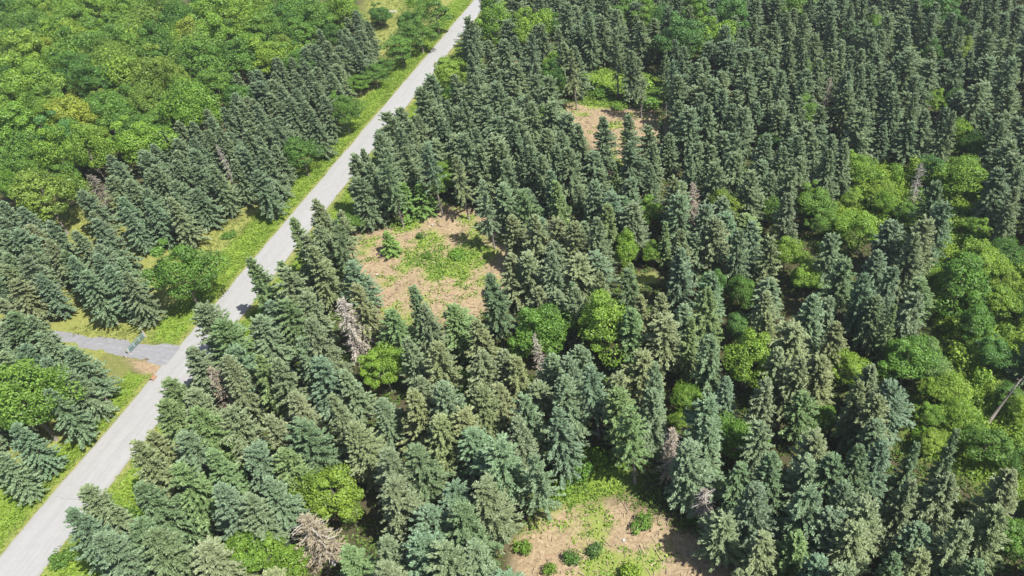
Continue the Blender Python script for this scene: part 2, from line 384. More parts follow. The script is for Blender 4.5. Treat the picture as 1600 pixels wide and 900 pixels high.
alongs = np.linspace(-60, 420, 30)
lane("road", [road_pt(0, a) for a in alongs], [road_pt(1, a) for a in alongs], M_ROAD, .012)
dl = [(-110, 494), (-60, 500), (0, 506), (60, 512), (110, 520), (180, 529), (240, 536), (287, 540)]
dr = [(-110, 521), (-60, 524), (0, 528), (60, 533), (120, 542), (170, 552), (215, 561), (258, 576)]
lane("driveway", gpoly(dl), gpoly(dr), M_DRIVE, .006, .5, 8, .3)
# thin dark seams across the road
for k, (x0, y0, x1, y1) in enumerate([(86, 776, 140, 784), (378, 434, 428, 433), (700, 48, 722, 50), (635, 124, 668, 127), (560, 213, 590, 216)]):
    a = ground(x0, y0); b = ground(x1, y1); n = 14; mb = MB()
    pp = [a + (b - a) * i / n for i in range(n + 1)]
    e = (b - a) / np.linalg.norm(b - a); q = np.array([-e[1], e[0]])
    V = []; F = []
    for i, p in enumerate(pp):
        r_, a_ = road_side(*p); u_ = float(r_ / road_w(a_)); zz = .012 + .07 * (1 - (2 * u_ - 1) ** 2) + .006
        p = p + q * (random.random() - .5) * .3; w = .05 + .07 * random.random()
        V += [(*(p - q * w), zz), (*(p + q * w), zz)]
        if i: F.append((2 * i - 2, 2 * i - 1, 2 * i + 1, 2 * i))
    struct(link("road_crack", mb.add(V, F).mesh("road_crack", M_CRACK)))

# ------------------------------------------------------------------ the summer air between the drone and the wood
HAZE_DENSITY = 0.00017
if HAZE_DENSITY > 0:
    m, nt, out = new_mat("haze"); pv = N(nt, "ShaderNodeVolumePrincipled"); pv.inputs["Density"].default_value = HAZE_DENSITY; pv.inputs["Color"].default_value = (.88, .94, 1.0, 1); pv.inputs["Anisotropy"].default_value = .2
    nt.links.new(pv.outputs[0], out.inputs["Volume"])
    hz = link("haze", MB().box((0, 150, 45), (9000, 9000, 100)).mesh("haze", m)); hz["kind"] = "stuff"; tag(hz, "thin bluish summer haze in the air over the wood", "haze")

# ------------------------------------------------------------------ tree prototypes
def trunk_mesh(name, h, r0, mat, rng, stubs=0, top=1.0, z_lo=.1, z_hi=.5, stub_len=1.2, lean=.25, limbs=None):
    mb = MB(); n = 9
    zs = np.linspace(-.4, h * top, n); off = np.cumsum(rng.normal(0, lean / n, (n, 2)), 0); off -= off[0]
    pts = np.concatenate([off, zs[:, None]], 1); rad = r0 * (1 - np.linspace(0, 1, n) ** 1.1 * .93)
    rad[0] *= 1.25
    mb.tube(pts, rad, 7)
    for i in range(stubs):
        z = h * rng.uniform(z_lo, z_hi); a = rng.uniform(0, 6.28); L = stub_len * rng.uniform(.5, 1.2)
        c = np.array([np.interp(z, zs, pts[:, 0]), np.interp(z, zs, pts[:, 1]), z])
        e = c + np.array([math.cos(a) * L, math.sin(a) * L, rng.uniform(-.25, .25) * L])
        mb.tube([c, (c + e) / 2 + [0, 0, .05], e], [.035, .025, .012], 4)
    if limbs:
        for (z0, a, L, rise) in limbs:
            c = np.array([np.interp(z0, zs, pts[:, 0]), np.interp(z0, zs, pts[:, 1]), z0])
            d = np.array([math.cos(a), math.sin(a), 0])
            mb.tube([c, c + d * L * .5 + [0, 0, rise * .45], c + d * L + [0, 0, rise]], [r0 * .45, r0 * .3, r0 * .1], 5)
    return mb.mesh(name, mat, True)

def spruce_crown(name, seed, h, R, zb, nb, mat, convex=.75, blades=5, gap=.0, wmul=.78, droop=.28, nside=9, twig=1.0):
    rng = np.random.default_rng(seed)
    i = np.arange(nb); t = np.clip(((i + rng.random(nb)) / nb), 0, .995) ** .92
    z = zb + (h - zb) * t
    prof = (1 - t) ** convex * np.clip(.62 + t * 2.2, 0, 1)
    az = i * 2.39996 + rng.normal(0, .35, nb)
    # uneven sides: some sectors longer than others
    lop = 1 + .22 * np.sin(az + rng.uniform(0, 6)) + .12 * np.sin(2 * az + 5 * t + rng.uniform(0, 6))
    L = R * prof * lop * rng.uniform(.58, 1.2, nb) + .28
    keep = rng.random(nb) > gap
    el = -.22 + .85 * t ** 1.6 + rng.normal(0, .13, nb)
    s = np.linspace(.16, 1, nside)
    B, S, K, sd = np.meshgrid(np.arange(nb)[keep], np.arange(nside), np.arange(blades), np.array([-1, 1]), indexing='ij')
    B = B.ravel(); S = s[S.ravel()]; sd = sd.ravel(); n = len(B)
    S = np.clip(S + rng.normal(0, .03, n), .08, 1.0)
    Lb = L[B]; r = Lb * S
    P = np.stack([np.cos(az[B]) * r * np.cos(el[B]), np.sin(az[B]) * r * np.cos(el[B]), z[B] + r * np.sin(el[B]) - droop * Lb * S ** 2 * (1 - t[B]) + .10 * Lb * S ** 4], 1)
    P += rng.normal(0, .05, (n, 3))
    ta = az[B] + sd * (1.05 - .65 * S) * rng.uniform(.5, 1.15, n) + rng.normal(0, .2, n)
    te = el[B] * .6 - .06 + rng.normal(0, .34, n)
    D = np.stack([np.cos(ta) * np.cos(te), np.sin(ta) * np.cos(te), np.sin(te)], 1)
    TL = (.15 * Lb * (1 - .5 * S) + .18) * rng.uniform(.6, 1.3, n) * twig
    V = kites(P, D, TL, TL * .17 * wmul + .02, rng.normal(0, .65, n), rng)
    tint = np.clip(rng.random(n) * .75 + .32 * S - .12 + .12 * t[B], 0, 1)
    # leader
    v, f = quads(V)
    return mesh_np(name, v, f, [mat], tint)

def leaf_crown(name, seed, h, R, mat, zc=.62, rz=.40, nl=38, per=150, size=.42, low=-.45, lobe=.36, inner=.5):
    rng = np.random.default_rng(seed)
    d = rng.normal(0, 1, (nl * 6, 3)); d /= np.linalg.norm(d, axis=1, keepdims=True); d = d[d[:, 2] > low]
    # spread lobes apart
    pick = [0]
    while len(pick) < min(nl, len(d)):
        dist = np.min(np.linalg.norm(d[:, None] - d[pick][None], axis=2), axis=1) * rng.uniform(.7, 1, len(d)); pick.append(int(np.argmax(dist)))
    d = d[pick]; rad = np.array([R, R, rz * h])
    c = d * rad * rng.uniform(.46, .92, (len(d), 1)); lr = R * lobe * rng.uniform(.55, 1.4, len(d))
    aa = np.arctan2(d[:, 1], d[:, 0]); lop = 1 + .24 * np.sin(aa + rng.uniform(0, 6)) + .14 * np.sin(2 * aa + rng.uniform(0, 6)) + rng.normal(0, .07, len(d))
    c[:, :2] *= lop[:, None]; c[:, 2] *= 1 + .2 * np.sin(aa * 1.5 + rng.uniform(0, 6)); lr *= np.clip(lop, .8, 1.2)
    c[:, 2] += zc * h
    k = np.repeat(np.arange(len(d)), per); n = len(k)
    q = rng.normal(0, 1, (n, 3)); q /= np.linalg.norm(q, axis=1, keepdims=True)
    P = c[k] + q * (lr[k] * rng.uniform(.6, 1.15, n) ** .6)[:, None] * np.array([1.03, 1.03, .82])
    rel = (P - np.array([0, 0, zc * h])) / rad
    ok = np.linalg.norm(rel, axis=1) > inner
    P = P[ok]; q = q[ok]; k = k[ok]; n = len(P)
    nrm = q + np.array([0, 0, .35]) + rng.normal(0, .55, (n, 3)); nrm /= np.linalg.norm(nrm, axis=1, keepdims=True)
    a = np.cross(nrm, rng.normal(0, 1, (n, 3))); a /= (np.linalg.norm(a, axis=1, keepdims=True) + 1e-6); b = np.cross(nrm, a)
    s = size * rng.uniform(.55, 1.25, n)
    V = np.stack([P - a * s[:, None] * .6, P + b * s[:, None] * .38, P + a * s[:, None] * .6, P - b * s[:, None] * .38], 1)
    lobe_t = rng.uniform(-.18, .18, len(d))
    tint = np.clip(rng.normal(.5, .22, n) + lobe_t[k], 0, 1)
    v, f = quads(V)
    return mesh_np(name, v, f, [mat], tint)

SPR = []     # (crown mesh, trunk mesh, h, R)
for k in range(8):
    rng = np.random.default_rng(100 + k)
    R = [2.7, 2.3, 2.9, 2.5, 2.2, 2.6, 2.4, 2.8][k]; zb = [1.2, 1.8, 1.0, 2.4, 1.6, 2.0, 1.2, 3.0][k]
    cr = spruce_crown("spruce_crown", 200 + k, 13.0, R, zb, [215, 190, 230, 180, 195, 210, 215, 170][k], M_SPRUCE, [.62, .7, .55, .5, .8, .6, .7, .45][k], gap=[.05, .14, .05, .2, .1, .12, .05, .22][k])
    tr = trunk_mesh("spruce_trunk", 13.0, .19, M_BARK, rng, 14, .98, .06, .4)
    SPR.append((cr, tr))
BARE = []    # spruces with a long bare trunk
for k in range(3):
    rng = np.random.default_rng(140 + k)
    cr = spruce_crown("spruce_crown", 240 + k, 15.0, [2.3, 2.0, 2.5][k], [5.2, 6.4, 4.6][k], 85, M_SPRUCE, [.6, .55, .7][k], gap=.2)
    tr = trunk_mesh("spruce_trunk", 15.0, .20, M_BARK, rng, 34, .98, .12, .5, 1.1)
    BARE.append((cr, tr))
FIR = []     # slim dark, finely pointed
for k in range(2):
    rng = np.random.default_rng(150 + k)
    cr = spruce_crown("fir_crown", 250 + k, 12.0, [1.7, 1.5][k], .5, 130, M_SPRUCE, 1.0, gap=.02, droop=.1)
    FIR.append((cr, trunk_mesh("fir_trunk", 12.0, .15, M_BARK, rng, 4, .98)))
DEAD = []
for k in range(3):
    rng = np.random.default_rng(160 + k)
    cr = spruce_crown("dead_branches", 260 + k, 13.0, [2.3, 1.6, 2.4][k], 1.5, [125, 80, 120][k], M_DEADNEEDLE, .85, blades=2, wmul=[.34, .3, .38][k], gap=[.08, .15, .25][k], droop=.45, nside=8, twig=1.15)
    DEAD.append((cr, trunk_mesh("dead_trunk", 13.0, .17, M_DEADWOOD, rng, 60, .99, .1, .95, 1.6)))
BRD = []
for k in range(7):
    rng = np.random.default_rng(170 + k); h = 11.0; R = [4.0, 3.6, 4.2, 3.3, 3.8, 4.0, 3.4][k]
    cr = leaf_crown("leaf_crown", 270 + k, h, R, M_LEAF, nl=[42, 36, 48, 30, 40, 46, 32][k], per=390, lobe=[.27, .30, .25, .33, .28, .27, .31][k], size=.255, rz=[.42, .46, .40, .48, .42, .38, .45][k])
    limbs = [(h * rng.uniform(.25, .5), rng.uniform(0, 6.28), R * .6, h * .25) for _ in range(7)]
    BRD.append((cr, trunk_mesh("broadleaf_trunk", h, .2, M_BARK, rng, 0, .8, limbs=limbs)))
SHR = []
for k in range(4):
    rng = np.random.default_rng(180 + k); R = 1.6
    cr = leaf_crown("shrub_leaves", 280 + k, 2.4, R, M_LEAF, zc=.48, rz=.46, nl=16, per=70, size=.30, low=-.3, lobe=.42, inner=.35)
    limbs = [(.15, rng.uniform(0, 6.28), R * .55, 1.3) for _ in range(5)]
    SHR.append((cr, trunk_mesh("shrub_stem", 2.0, .05, M_BARK, rng, 0, .8, limbs=limbs)))

# ------------------------------------------------------------------ where every tree stands
def P_(s):
    out = []
    for tok in s.split():
        out.append([float(v) for v in tok.split(",")])
    return out
TREES = []     # dict(kind, x, y, h, r, proto, rz, col, key, desc)
def add(kind, x, y, h, r, proto, col, desc="", px=None):
    TREES.append(dict(kind=kind, x=float(x), y=float(y), h=float(h), r=float(r), proto=proto, col=col, desc=desc, rz=random.uniform(0, 6.28), px=px))
def jit(c, a=.06):
    m = 1 + random.uniform(-a, a); return tuple(max(0, v * m * (1 + random.uniform(-a, a) * .5)) for v in c)
BLUE = (.85, .99, .96); GREY = (.99, 1.0, .91); OLIVE = (1.02, 1.0, .82); DARK = (.70, .84, .70); GREEN = (.84, 1.0, .68); FAR = (.74, .90, .90)
SP_COLS = [(BLUE, "blue-grey"), (GREY, "grey-green"), (OLIVE, "olive-grey"), (DARK, "dark green"), (GREEN, "mid-green")]
def sp_col(region):
    w = {"R": [.34, .30, .16, .10, .10], "L": [.60, .22, .06, .10, .02], "F": [.46, .22, .08, .18, .06]}[region]
    c, d = random.choices(SP_COLS, w)[0]
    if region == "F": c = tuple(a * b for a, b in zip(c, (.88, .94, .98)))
    return jit(c), d
def spruce_at(u, v, h=None, R=None, region=None, kind="spruce", col=None, desc=None):
    if region is None: region = "R"
    if h is None: h = random.uniform(9.0, 11.8) if region == "L" else random.uniform(10.5, 14.2)
    x, y = ground(u, v, h)
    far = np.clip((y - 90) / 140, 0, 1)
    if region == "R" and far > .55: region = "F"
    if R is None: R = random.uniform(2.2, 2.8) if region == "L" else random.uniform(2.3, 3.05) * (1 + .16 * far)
    c, d = sp_col(region)
    if col is not None: c = jit(col, .03); d = desc or d
    pr = random.randrange(len({"spruce": SPR, "bare": BARE, "fir": FIR, "dead": DEAD}[kind]))
    if kind == "spruce" and region == "L": pr = random.choice([1, 4, 6, 5])
    add(kind, x, y, h, R, pr, c, d, (u, v))

# left of the road (tops, photo pixels)
for u, v in P_("72,347 160,292 198,283 147,343 172,245 222,235 245,258 272,285 290,288 265,312 275,235 267,262 305,232 335,235 362,250 330,258 378,232 190,310 168,315 410,232 400,268 428,228 "
               "5,317 22,360 40,385 5,415 60,430 112,402 130,425 165,418 195,428 222,440 100,392 30,402 75,375 45,352 85,350 112,372 3,360 70,420 150,400 20,440 "
               "20,490 5,505 45,497 66,520 35,540 92,525 3,550 106,545 75,560 130,560 110,582 32,572 82,592 122,612 8,595 100,635 118,655 20,665 48,692 4,702 10,650 60,665 70,690 "
               "560,50 532,50 512,67 550,62 475,75 492,72 425,92 495,105 455,110 472,92 520,85 540,75 562,80 405,127 462,140 492,130 435,160 452,152 475,160 420,150 505,150 400,165 485,172 425,185 407,195 447,200 "
               "275,190 300,190 330,185 360,160 377,160 367,115 390,110 395,130 357,207 322,205 340,200 385,190 370,185 250,205 240,225"):
    spruce_at(u, v, region="L")
# right of the road
for u, v in P_("510,297 493,312 472,365 495,362 432,410 447,420 547,411 549,240 575,255 567,232 560,280 600,232 633,232 710,247 795,395 765,430 418,470 420,455 445,470 480,460 555,445 640,450 612,487 590,525 605,510 662,475 645,482 705,478 752,455 745,497 677,540 750,550 785,550 467,530 405,495 400,555 430,565 460,615 540,580 555,570 "
               "610,592 650,595 645,615 690,600 720,645 745,610 775,607 725,640 685,655 550,663 425,650 490,500 445,703 430,672 420,750 540,688 605,700 650,697 608,752 665,797 705,760 720,790 755,755 780,695 540,855 600,843 655,845 700,855 435,830 745,845 770,860 600,885 735,675 640,672 570,675 "
               "235,678 215,692 290,675 275,730 220,758 255,765 300,780 115,798 165,835 215,815 232,835 320,850 265,860 375,825 140,825 345,503 283,545 340,540 262,597 255,628 395,480 370,545 382,562 330,600 360,640 385,645 310,640 345,562 300,610 500,560 520,620 475,660 500,690 395,700 460,770 390,780 490,770 340,760 "
               "845,245 865,230 890,232 830,268 868,285 925,285 955,305 985,225 1022,225 1055,280 1075,240 990,320 870,343 930,342 895,345 905,362 862,393 823,397 900,400 940,425 965,430 857,420 1060,390 1062,360 1090,365 1080,395 1110,350 1120,340 1130,310 1155,400 1175,345 1190,390 1165,420 1175,270 1190,250 1110,230 1150,240 1115,255 1180,290 "
               "840,452 870,455 905,450 945,450 1000,463 985,485 1030,460 1070,478 1075,500 1040,497 1010,510 935,522 960,535 905,545 865,557 885,560 880,590 955,590 1020,570 1050,565 1020,610 870,640 990,635 1055,625 1125,612 1105,627 1140,640 1115,525 1195,595 805,560 820,620 810,650 1190,665 1110,450 1060,450 "
               "828,720 1110,655 1115,725 1155,728 1180,758 1195,835 1000,670 1080,690 1130,810 1165,850 "
               "1205,270 1250,245 1240,262 1300,235 1310,250 1320,225 1390,345 1467,285 1480,320 1430,370 1417,390 1375,395 1300,370 1270,370 1275,395 1205,370 1225,345 1245,365 1320,410 1350,430 1395,420 1215,410 1240,410 1585,320 1555,375 "
               "1270,465 1335,455 1320,480 1370,465 1435,460 1465,487 1305,505 1320,520 1345,510 1365,500 1218,545 1250,560 1283,557 1230,590 1320,590 1343,597 1395,600 1255,615 1280,622 1320,625 1370,625 1205,655 1365,660 1290,660 1510,595 1590,565 "
               "1210,710 1275,680 1295,695 1300,718 1265,765 1290,740 1340,700 1375,695 1455,715 1395,742 1420,750 1480,743 1355,790 1230,792 1245,838 1335,825 1365,848 1435,820 1510,823 1490,828 1585,740 1280,872 1525,880 1450,862 1400,872 1420,890 1320,890 1200,780 1225,860 1300,800 1320,760 1260,720 1560,790 1550,770 "
               "885,8 845,38 880,70 900,75 890,20 920,30 940,25 985,80 1070,75 1110,68 1095,120 1115,125 1130,140 1095,147 1160,170 1075,170 985,183 940,185 890,180 830,160 860,162 880,205 1060,190 1170,120 1180,80 "
               "605,175 625,170 595,210 566,220 660,140 735,65 710,120 790,65 755,155 700,160 725,160 680,170 775,130 640,190 680,215 740,200 770,185 800,190 820,210 780,225 720,215 800,130 740,120 790,250 815,300 785,290 800,340 690,185 700,230"):
    spruce_at(u, v)
# spruces with long bare trunks round the clearings
for u, v, h, R in P_("752,282,15,2.1 665,228,16,2.3 840,710,14,2.2 866,705,15,2.0 985,640,15.5,2.4 970,655,14.5,2.0 925,575,15,2.3 900,590,15,2.2 950,560,15,2.2 960,45,17,2.6 1040,80,16,2.0 525,330,14,2.0 600,250,15,2.3 712,245,14,2.0 515,345,14,1.9 830,55,16,2.3 893,78,15,2.0 1000,90,15,2.0 1052,95,15,2.1 845,740,13,2.3"):
    spruce_at(u, v, h, R, kind="bare")
# slim pointed firs
for u, v, h, R in P_("645,447,12,2.2 998,300,13,2.0 1027,333,10,1.5 1040,348,10,1.5 985,412,9,1.6 435,408,10,1.8 1465,486,12,1.4 1400,475,13,1.5 1430,698,12,1.6 1493,680,14,1.5 330,705,13,2.3 1370,465,13,1.2 1365,500,15,1.3 1075,500,13,1.8 960,258,8,1.3 1032,190,8,1.4 1555,372,12,1.8 1475,365,14,1.4 1240,410,12,1.6 895,440,11,1.7"):
    spruce_at(u, v, h, R, kind="fir", col=GREEN if random.random() < .5 else DARK)
for u, v, h, R, k in P_("603,362,5.2,1.7,0"):
    spruce_at(u, v, h, R, kind="fir", col=(.95, 1.25, .55), desc="young yellow-green")
spruce_at(628, 285, 8, 2.4, kind="fir", col=(.8, 1.1, .5), desc="bushy green")
spruce_at(655, 285, 7.5, 2.2, kind="fir", col=(.75, 1.05, .5), desc="bushy dark green")
DEADS = [  # u, v, h, R, proto, colour, label
    (530, 466, 13, 2.6, 0, (1.12, 1.10, 1.08), "pale silver dead spruce standing bare among green spruces below the middle clearing"),
    (836, 522, 11, 1.5, 1, (1.0, .98, .95), "narrow bare snag with pale side branches beside the twin round leafy trees"),
    (1085, 287, 12, 2.0, 2, (.92, .86, .76), "pinkish-brown dead spruce standing in the dark wood right of centre"),
    (1050, 672, 11, 2.1, 2, (.92, .86, .77), "pinkish dead spruce top behind the bare-trunked pair above the bottom clearing"),
    (478, 805, 11, 3.0, 2, (.80, .75, .60), "wide tan dying spruce between the bright lime tree and the bottom lime trees"),
    (1100, 765, 8, 2.3, 1, (.72, .70, .68), "grey leafless branches at the shaded edge of the bottom clearing"),
    (1296, 122, 11, 1.6, 2, (.95, .90, .80), "pale dead treetop poking from the dense far spruce wood"),
    (340, 226, 11, 1.1, 1, (1.0, 1.0, 1.0), "thin bare whitish snag between the roadside spruces left of the road"),
    (806, 97, 9, 1.6, 2, (.95, .22, .12), "rust-red dead treetop among the spruces near the top of the road"),
    (1440, 255, 11, 2.0, 1, (.70, .72, .72), "grey bare dead tree in the shade above the shrubs"),
    (330, 575, 11, 2.0, 2, (.80, .74, .60), "brownish fading spruce beside the road opposite the driveway"),
    (140, 275, 9, 2.4, 2, (.52, .50, .44), "dull brown-grey spruce at the meadow corner beside the olive tree"),
]
for u, v, h, R, pk, col, lab in DEADS:
    x, y = ground(u, v, h); add("dead", x, y, h, R, pk, col, lab, (u, v))

LIME = (1.42, 1.30, .95); LIME2 = (1.20, 1.22, .85); MID = (.88, .98, .85); DK = (.62, .78, .75); BLUEG = (.66, .84, 1.15); OLV = (1.18, 1.02, .90); YEL = (1.75, 1.32, .95); GREYG = (.92, .92, 1.5)
BCOL = {"l": (LIME, "bright lime"), "k": (LIME2, "light green"), "m": (MID, "mid-green"), "d": (DK, "dark green"), "b": (BLUEG, "blue-green"), "o": (OLV, "olive"), "y": (YEL, "yellow-green"), "g": (GREYG, "grey-green")}
def broad_at(u, v, wpx, c, h=None):
    """crown centre in the photo, crown width in pixels"""
    zc = 6.5
    for _ in range(3):
        x, y = ground(u, v, zc); d = depth_of(x, y, zc); R = wpx * .5 * d / FPX
        hh = h or float(np.clip(R * (1.9 if (540 < u < 730 and v < 180) else 2.75 if u < 1250 else 2.15), 3.0, 14.5)); zc = hh * .62
    col, desc = BCOL[c]
    add("broad", x, y, hh, R, random.randrange(len(BRD)), jit(col), desc, (u, v))
for tok in ("520,772,88,l 395,868,72,k 452,885,68,k 280,425,92,m 40,632,106,m 70,310,82,o 840,517,88,m 937,512,98,k 1166,560,82,l 1150,508,42,b 1160,457,52,d 1074,622,44,k 1060,658,28,l 1150,690,66,m "
            "600,578,62,k 725,600,40,d 1465,157,38,l 1500,202,38,k 1510,272,66,l 1345,358,66,k 1270,312,62,m 1282,346,46,m 1227,397,46,l 1255,432,48,k 1500,445,98,m 1532,410,62,l 1562,470,62,k 1325,577,58,l 1418,562,84,m 1500,642,50,k 1455,690,46,l 1542,692,66,m 1580,842,74,m 1596,722,46,d 1572,395,50,d 1385,312,36,k 1335,305,28,l 1377,292,30,l 1415,330,42,m "
            "1522,505,66,d 1478,605,58,l 1575,622,44,d 1288,655,48,m 1452,560,68,g 1550,545,58,b 1440,545,40,g 1062,62,78,b 1112,60,58,k 1015,40,46,m 1000,12,50,k 975,25,44,m 1150,28,56,b 1092,20,52,m 1190,97,28,l 830,42,54,l 856,38,36,d 772,38,60,k 700,112,54,l 712,145,34,m 660,52,56,m 690,22,58,m 625,78,50,m 640,38,44,d 598,104,30,d "
            "535,172,50,m 470,240,48,d 585,118,38,m 592,22,36,d 655,5,40,k 560,130,34,m 865,120,44,d 860,140,36,m 1040,40,50,b 1255,10,60,m 1330,60,40,b 1470,10,64,b 1010,330,40,k 1020,395,34,k 700,270,36,k 690,290,30,l 545,350,32,m 735,640,34,m 1205,330,40,m 1590,640,46,l 1600,480,48,d 1470,440,40,l 1430,310,38,k 1530,355,36,k 1565,430,44,l 1500,520,40,m 1450,650,38,k 1560,700,40,m").split():
    a = tok.split(","); broad_at(float(a[0]), float(a[1]), float(a[2]), a[3])
for u, v, w, c in [(130, 45, 62, "k"), (60, 50, 58, "m"), (55, 90, 70, "l"), (15, 15, 44, "g"), (150, 25, 60, "k"), (170, 70, 66, "m"), (230, 40, 62, "o"), (205, 85, 60, "m"), (275, 70, 50, "k"), (300, 62, 56, "y"), (345, 25, 80, "k"), (385, 45, 64, "k"), (310, 25, 44, "d"), (375, 95, 60, "d"),
                   (65, 85, 46, "y"), (45, 130, 78, "l"), (120, 120, 62, "d"), (185, 115, 78, "l"), (250, 115, 74, "o"), (315, 110, 74, "m"), (25, 165, 60, "k"), (130, 155, 44, "y"), (80, 165, 60, "k"), (240, 165, 64, "o"), (290, 165, 60, "m"), (340, 140, 56, "m"), (170, 180, 62, "m"), (115, 190, 66, "y"), (45, 205, 76, "k"), (20, 245, 66, "m"), (90, 240, 70, "k"),
                   (150, 225, 60, "l"), (205, 205, 54, "m"), (110, 285, 52, "m"), (20, 290, 50, "k"), (45, 265, 52, "m"), (450, 25, 60, "m"), (495, 35, 56, "m"), (420, 60, 58, "m"), (540, 20, 56, "k"), (470, 5, 54, "d"), (560, 45, 44, "m"), (430, 5, 50, "k"), (520, 60, 42, "d"), (445, 80, 46, "o"), (60, 20, 48, "m"), (100, 10, 54, "b"), (200, 8, 56, "d"), (255, 8, 54, "m")]:
    broad_at(u, v, w, c)

# ---- open views: nothing that is only filled in may stand between the drone and these
VIEWS = [[(545, 385), (600, 350), (690, 325), (760, 330), (830, 370), (815, 395), (760, 440), (735, 480), (690, 500), (640, 455), (600, 490), (575, 440)],
         [(880, 110), (1040, 110), (1045, 190), (1010, 215), (960, 255), (940, 235), (880, 165)],
         [(885, 705), (975, 715), (985, 775), (1060, 810), (1120, 860), (1130, 930), (800, 930), (815, 840), (880, 790)],
         [(95, 340), (140, 330), (140, 390), (120, 375)], [(110, 512), (240, 520), (300, 535), (240, 590), (200, 590), (190, 560), (110, 535)],
         [(600, 0), (640, 0), (600, 62), (585, 55)], [(250, 400), (345, 355), (400, 335), (470, 265), (600, 120), (725, 0), (758, 0), (640, 150), (540, 270), (470, 350), (330, 500), (190, 690), (60, 850), (0, 900), (0, 800), (90, 720), (180, 620), (200, 600), (260, 545), (240, 500), (300, 450)],
         [(160, 780), (200, 740), (205, 780), (160, 800)],
         [(1330, 300), (1400, 300), (1440, 360), (1400, 370)], [(1500, 370), (1560, 380), (1590, 440), (1590, 520), (1540, 560), (1500, 560), (1560, 480)], [(1490, 580), (1530, 575), (1530, 600), (1490, 600)], [(1500, 610), (1600, 600), (1600, 660), (1520, 680)],
         [(995, 424), (1025, 424), (1025, 440), (995, 440)]]
ROADVIEW = [(-200, 1010), (60, 760), (180, 620), (300, 500), (480, 290), (725, -10), (752, -10), (640, 120), (500, 310), (300, 560), (190, 690), (30, 900), (-80, 1010)]
CROWNS = []      # screen ellipses of listed leafy and dead trees: cx, cy, rx, ry, distance
def blocks(x, y, h, r, own=1e9, listed=False):
    pts = [pix(x + dx * r * (1.05 - f), y, h * f) for f in (.1, .35, .6, .85, 1.0) for dx in (-.8, 0, .8)]
    U = np.array([float(p[0]) for p in pts]); V = np.array([float(p[1]) for p in pts])
    if listed:
        if sum(bool(inside(U[k:k + 1], V[k:k + 1], ROADVIEW)[0]) for k in (4, 7, 10, 13)) >= 2: return True
    if not listed:
        for q in VIEWS:
            if inside(U, V, q).any(): return True
    d = float(depth_of(x, y, h * .6))
    if listed and x < -60 and y < 110: return False
    for cx, cy, rx, ry, cd in CROWNS:
        if cd > d + .5 and ((((U - cx) / rx) ** 2 + ((V - cy) / ry) ** 2) < (.8 if not listed else .75)).sum() >= (1 if not listed else 2): return True
    return False

# ---- fill: the rest of each wood, spaced like the photo's
class Spacing:
    def __init__(s, cell): s.c = cell; s.g = {}
    def key(s, x, y): return int(math.floor(x / s.c)), int(math.floor(y / s.c))
    def add(s, x, y, r): s.g.setdefault(s.key(x, y), []).append((x, y, r))
    def ok(s, x, y, r, f=1.0):
        kx, ky = s.key(x, y)
        for i in (-2, -1, 0, 1, 2):
            for j in (-2, -1, 0, 1, 2):
                for (a, b, q) in s.g.get((kx + i, ky + j), ()):
                    if (a - x) ** 2 + (b - y) ** 2 < ((r + q) * f) ** 2: return False
        return True
def region_box(poly): return poly[:, 0].min(), poly[:, 0].max(), poly[:, 1].min(), poly[:, 1].max()
# drop listed trees that came out on top of one another or on the road
for t in TREES:
    if t["px"] is None or t["kind"] not in ("broad", "dead"): continue
    zc = t["h"] * .6; cu, cv = pix(t["x"], t["y"], zc); dd = float(depth_of(t["x"], t["y"], zc)); k = FPX * t["r"] / dd
    if float(cv) < 150 or t["kind"] == "broad" and float(cu) < 330 and float(cv) < 300: continue
    CROWNS.append((float(cu), float(cv), k, k * (.95 if t["kind"] == "broad" else 1.5), dd))
kept = []; spc = Spacing(6.0)
order = {"dead": 0, "broad": 1, "bare": 2, "fir": 3, "spruce": 4}
for t in sorted(TREES, key=lambda t: order[t["kind"]]):
    r_, a_ = road_side(t["x"], t["y"]); w_ = float(road_w(a_))
    if -1.2 < r_ < w_ + 1.2: 
        if r_ > w_ / 2: t["x"] += rnrm[0] * (w_ + 1.3 - r_); t["y"] += rnrm[1] * (w_ + 1.3 - r_)
        else: t["x"] -= rnrm[0] * (r_ + 1.3); t["y"] -= rnrm[1] * (r_ + 1.3)
    rr = (1.2 if t["x"] < -15 else 1.45) if t["kind"] != "broad" else t["r"] * .42
    if not spc.ok(t["x"], t["y"], rr): continue
    if t["kind"] in ("spruce", "fir", "bare") and blocks(t["x"], t["y"], t["h"], t["r"], listed=True): continue
    spc.add(t["x"], t["y"], rr); kept.append(t)
TREES = kept
sp2 = Spacing(6.0)
for t in TREES: sp2.add(t["x"], t["y"], {"broad": t["r"] * .68}.get(t["kind"], 1.9))
def fill(poly, n_try, r, make, cond=None, seed=1, guard=True):
    rng = np.random.default_rng(seed); x0, x1, y0, y1 = region_box(poly); y1 = min(y1, 285); x0 = max(x0, -235); x1 = min(x1, 160)
    X = rng.uniform(x0, x1, n_try); Y = rng.uniform(y0, y1, n_try); ok = inside(X, Y, poly)
    for q in NO_TREE: ok &= ~inside(X, Y, q)
    if cond is not None: ok &= cond(X, Y)
    rf = r
    for x, y in zip(X[ok], Y[ok]):
        r = rf(x, y) if callable(rf) else rf
        if sp2.ok(x, y, r) and not (guard and blocks(float(x), float(y), 10.5, 2.6)): sp2.add(x, y, min(r, 2.6)); make(float(x), float(y))
def frame_ok(m0=60, m1=180):
    def f(X, Y):
        u, v = pix(X, Y, 6.0); return (u > -m0) & (u < 1600 + m1) & (v > -70) & (v < 960)
    return f
